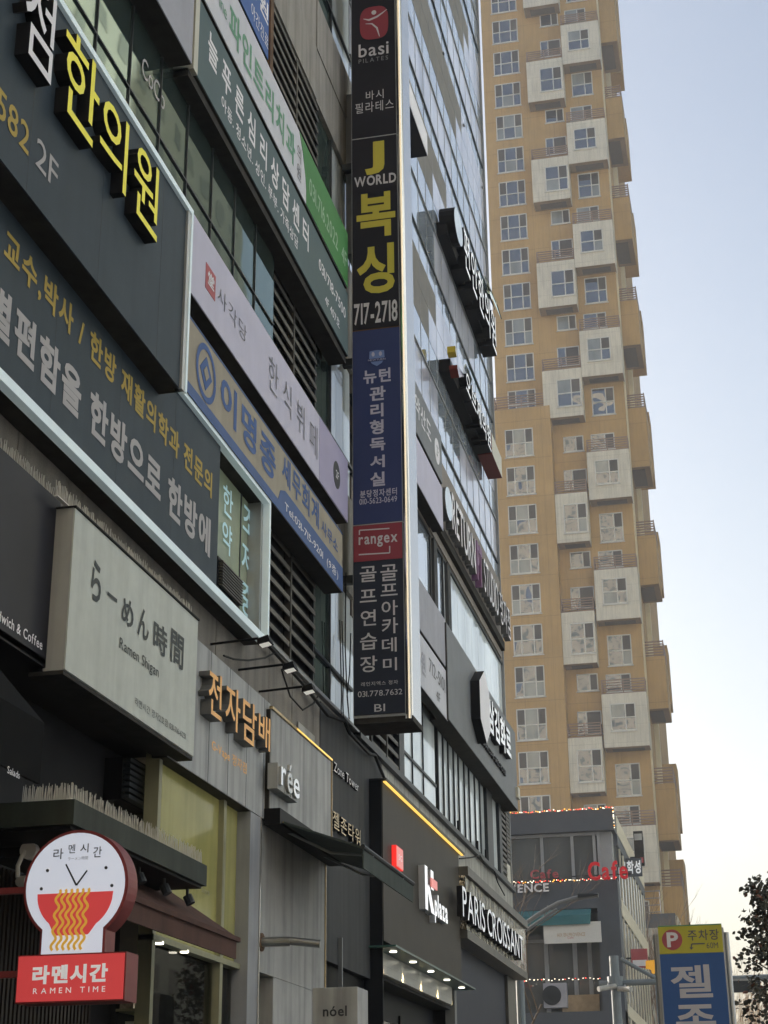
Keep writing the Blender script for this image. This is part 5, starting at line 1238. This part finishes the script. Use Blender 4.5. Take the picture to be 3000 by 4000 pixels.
for p, d in zip([(-3.68, 5.43), (-3.28, 5.38)], ((-.35, -.3, -.08), (.3, -.3, -.05))):
    k = Vector((p[0], 41.6, p[1])); MB().tube([k - Vector(d) * .5, k + Vector(d) * .6], .065, 10).build('housing', 'sign_side', cm); MB().tube([k, k + Vector((0, .3, .12))], .03, 6).build('bracket', 'frame_grey', cm)
og = thing('banner_sign', 'small orange sign plate with a rounded notch beside the parking sign', 'sign', (-2, 50, 0))
wpoly('plate', [(-3.26, 6.92), (-3.0, 6.94), (-3.01, 6.57), (-3.05, 6.54), (-3.1, 6.57), (-3.12, 6.66), (-3.18, 6.68), (-3.27, 6.69)], 50, 'orange_sign', og, ext=.05)
ox = -2.99; MB().tube([(ox, 50.05, 0), (ox, 50.05, 6.91)], .05, 8).build('post', 'pole_paint', og)
# street lamp
sl_ = thing('street_lamp', 'grey street lamp with a double curved arm behind the bakery corner', 'lamp', (-5.06, 36, 0))
lx = -5.06; a1 = [(-5.05, 6.22), (-4.88, 6.32), (-4.49, 6.55), (-4.15, 6.72), (-3.71, 6.82), (-3.27, 6.85)]; a2 = [(-5.06, 6.09), (-4.9, 6.15), (-4.5, 6.4), (-4.18, 6.59)]
MB().tube([(lx, 36, 0), (lx, 36, a1[0][1])], .09, 12).build('pole', 'pole_paint', sl_)
MB().tube([(x, 36, z) for x, z in a1], .05, 10).build('arm', 'frame_grey', sl_); MB().tube([(x, 36, z) for x, z in a2], .035, 8).build('arm', 'frame_grey', sl_)
for i, t in ((2, .0), (2, .35)):
    x = a1[2][0] + (a1[3][0] - a1[2][0]) * (t * .6 + .1); MB().tube([(x, 36, a1[2][1] + .12 * t * 3), (x, 36, a2[2][1] + .12 * t * 3)], .018, 6).build('strut', 'frame_grey', sl_)
h = a1[4]; MB().hexa([(h[0], 35.9, h[1] - .02), (a1[5][0], 35.92, a1[5][1] - .02), (a1[5][0], 36.08, a1[5][1] - .02), (h[0], 36.1, h[1] - .02), (h[0], 35.92, h[1] + .07), (a1[5][0], 35.94, a1[5][1] + .03), (a1[5][0], 36.06, a1[5][1] + .03), (h[0], 36.08, h[1] + .07)]).build('lamp_head', 'frame_dark', sl_)

# ================================================================ towers across the street and behind (out of view: some mirrored in the glass, some added for bounce light)
def slab(label, x0, x1, y0, y1, h, m, faces):
    t = thing('apartment_block', label, 'building', ((x0 + x1) / 2, (y0 + y1) / 2, 0)); bx('wall', m, t, x0, x1, y0, y1, 0, h)
    mb = MB()
    for f in faces:
        z = 5
        while z < h - 3:
            a, b = (y0, y1) if f in 'wE' else (x0, x1); p = a + 1.2
            while p < b - 2.5:
                if f == 'w': mb.box(x0 - .06, x0 + .02, p, p + 1.5, z, z + 1.5)
                else: mb.box(p, p + 1.3, y1 - .02, y1 + .06, z, z + 1.3)
                p += 3.4
            z += 3.0
    w = mb.build('window', 'opp_window', t); w['kind'] = 'stuff'
slab('beige apartment slab across the street mirrored in the near windows', 26, 42, 52, 108, 86, 'opp_slab', 'w')
for i, (y0, y1, h) in enumerate(((-45, -22, 46), (-18, 6, 40), (10, 30, 44), (34, 50, 36))):  # row added out of view to bounce sunlight onto the facade
    slab('unseen pale block added across the street to bounce sunlight, ' + ('behind the viewer', 'beside the viewer', 'opposite the clinic', 'opposite the bakery')[i], 23, 38, y0, y1, h, 'opp_white', 'w')
slab('pale apartment tower behind the viewer mirrored in the tower windows, left one', -34, -12, -50, -25, 117, 'opp_render', 'n')
slab('pale apartment tower behind the viewer mirrored in the tower windows, right one', 4, 30, -60, -30, 118, 'opp_render', 'n')

# ================================================================ air
hz = MB().box(-420, 420, -420, 620, -1.6, 122).build('haze', 'asphalt'); hz['kind'] = 'stuff'
hm = bpy.data.materials.new('haze_air'); hm.use_nodes = True; hn = hm.node_tree; hn.nodes.remove(hn.nodes['Principled BSDF'])
pv = hn.nodes.new('ShaderNodeVolumePrincipled'); pv.inputs['Color'].default_value = (0.86, 0.90, 1.0, 1); pv.inputs['Density'].default_value = 0.00055; pv.inputs['Anisotropy'].default_value = 0.2
hn.links.new(pv.outputs[0], hn.nodes['Material Output'].inputs['Volume']); hz.data.materials.clear(); hz.data.materials.append(hm)
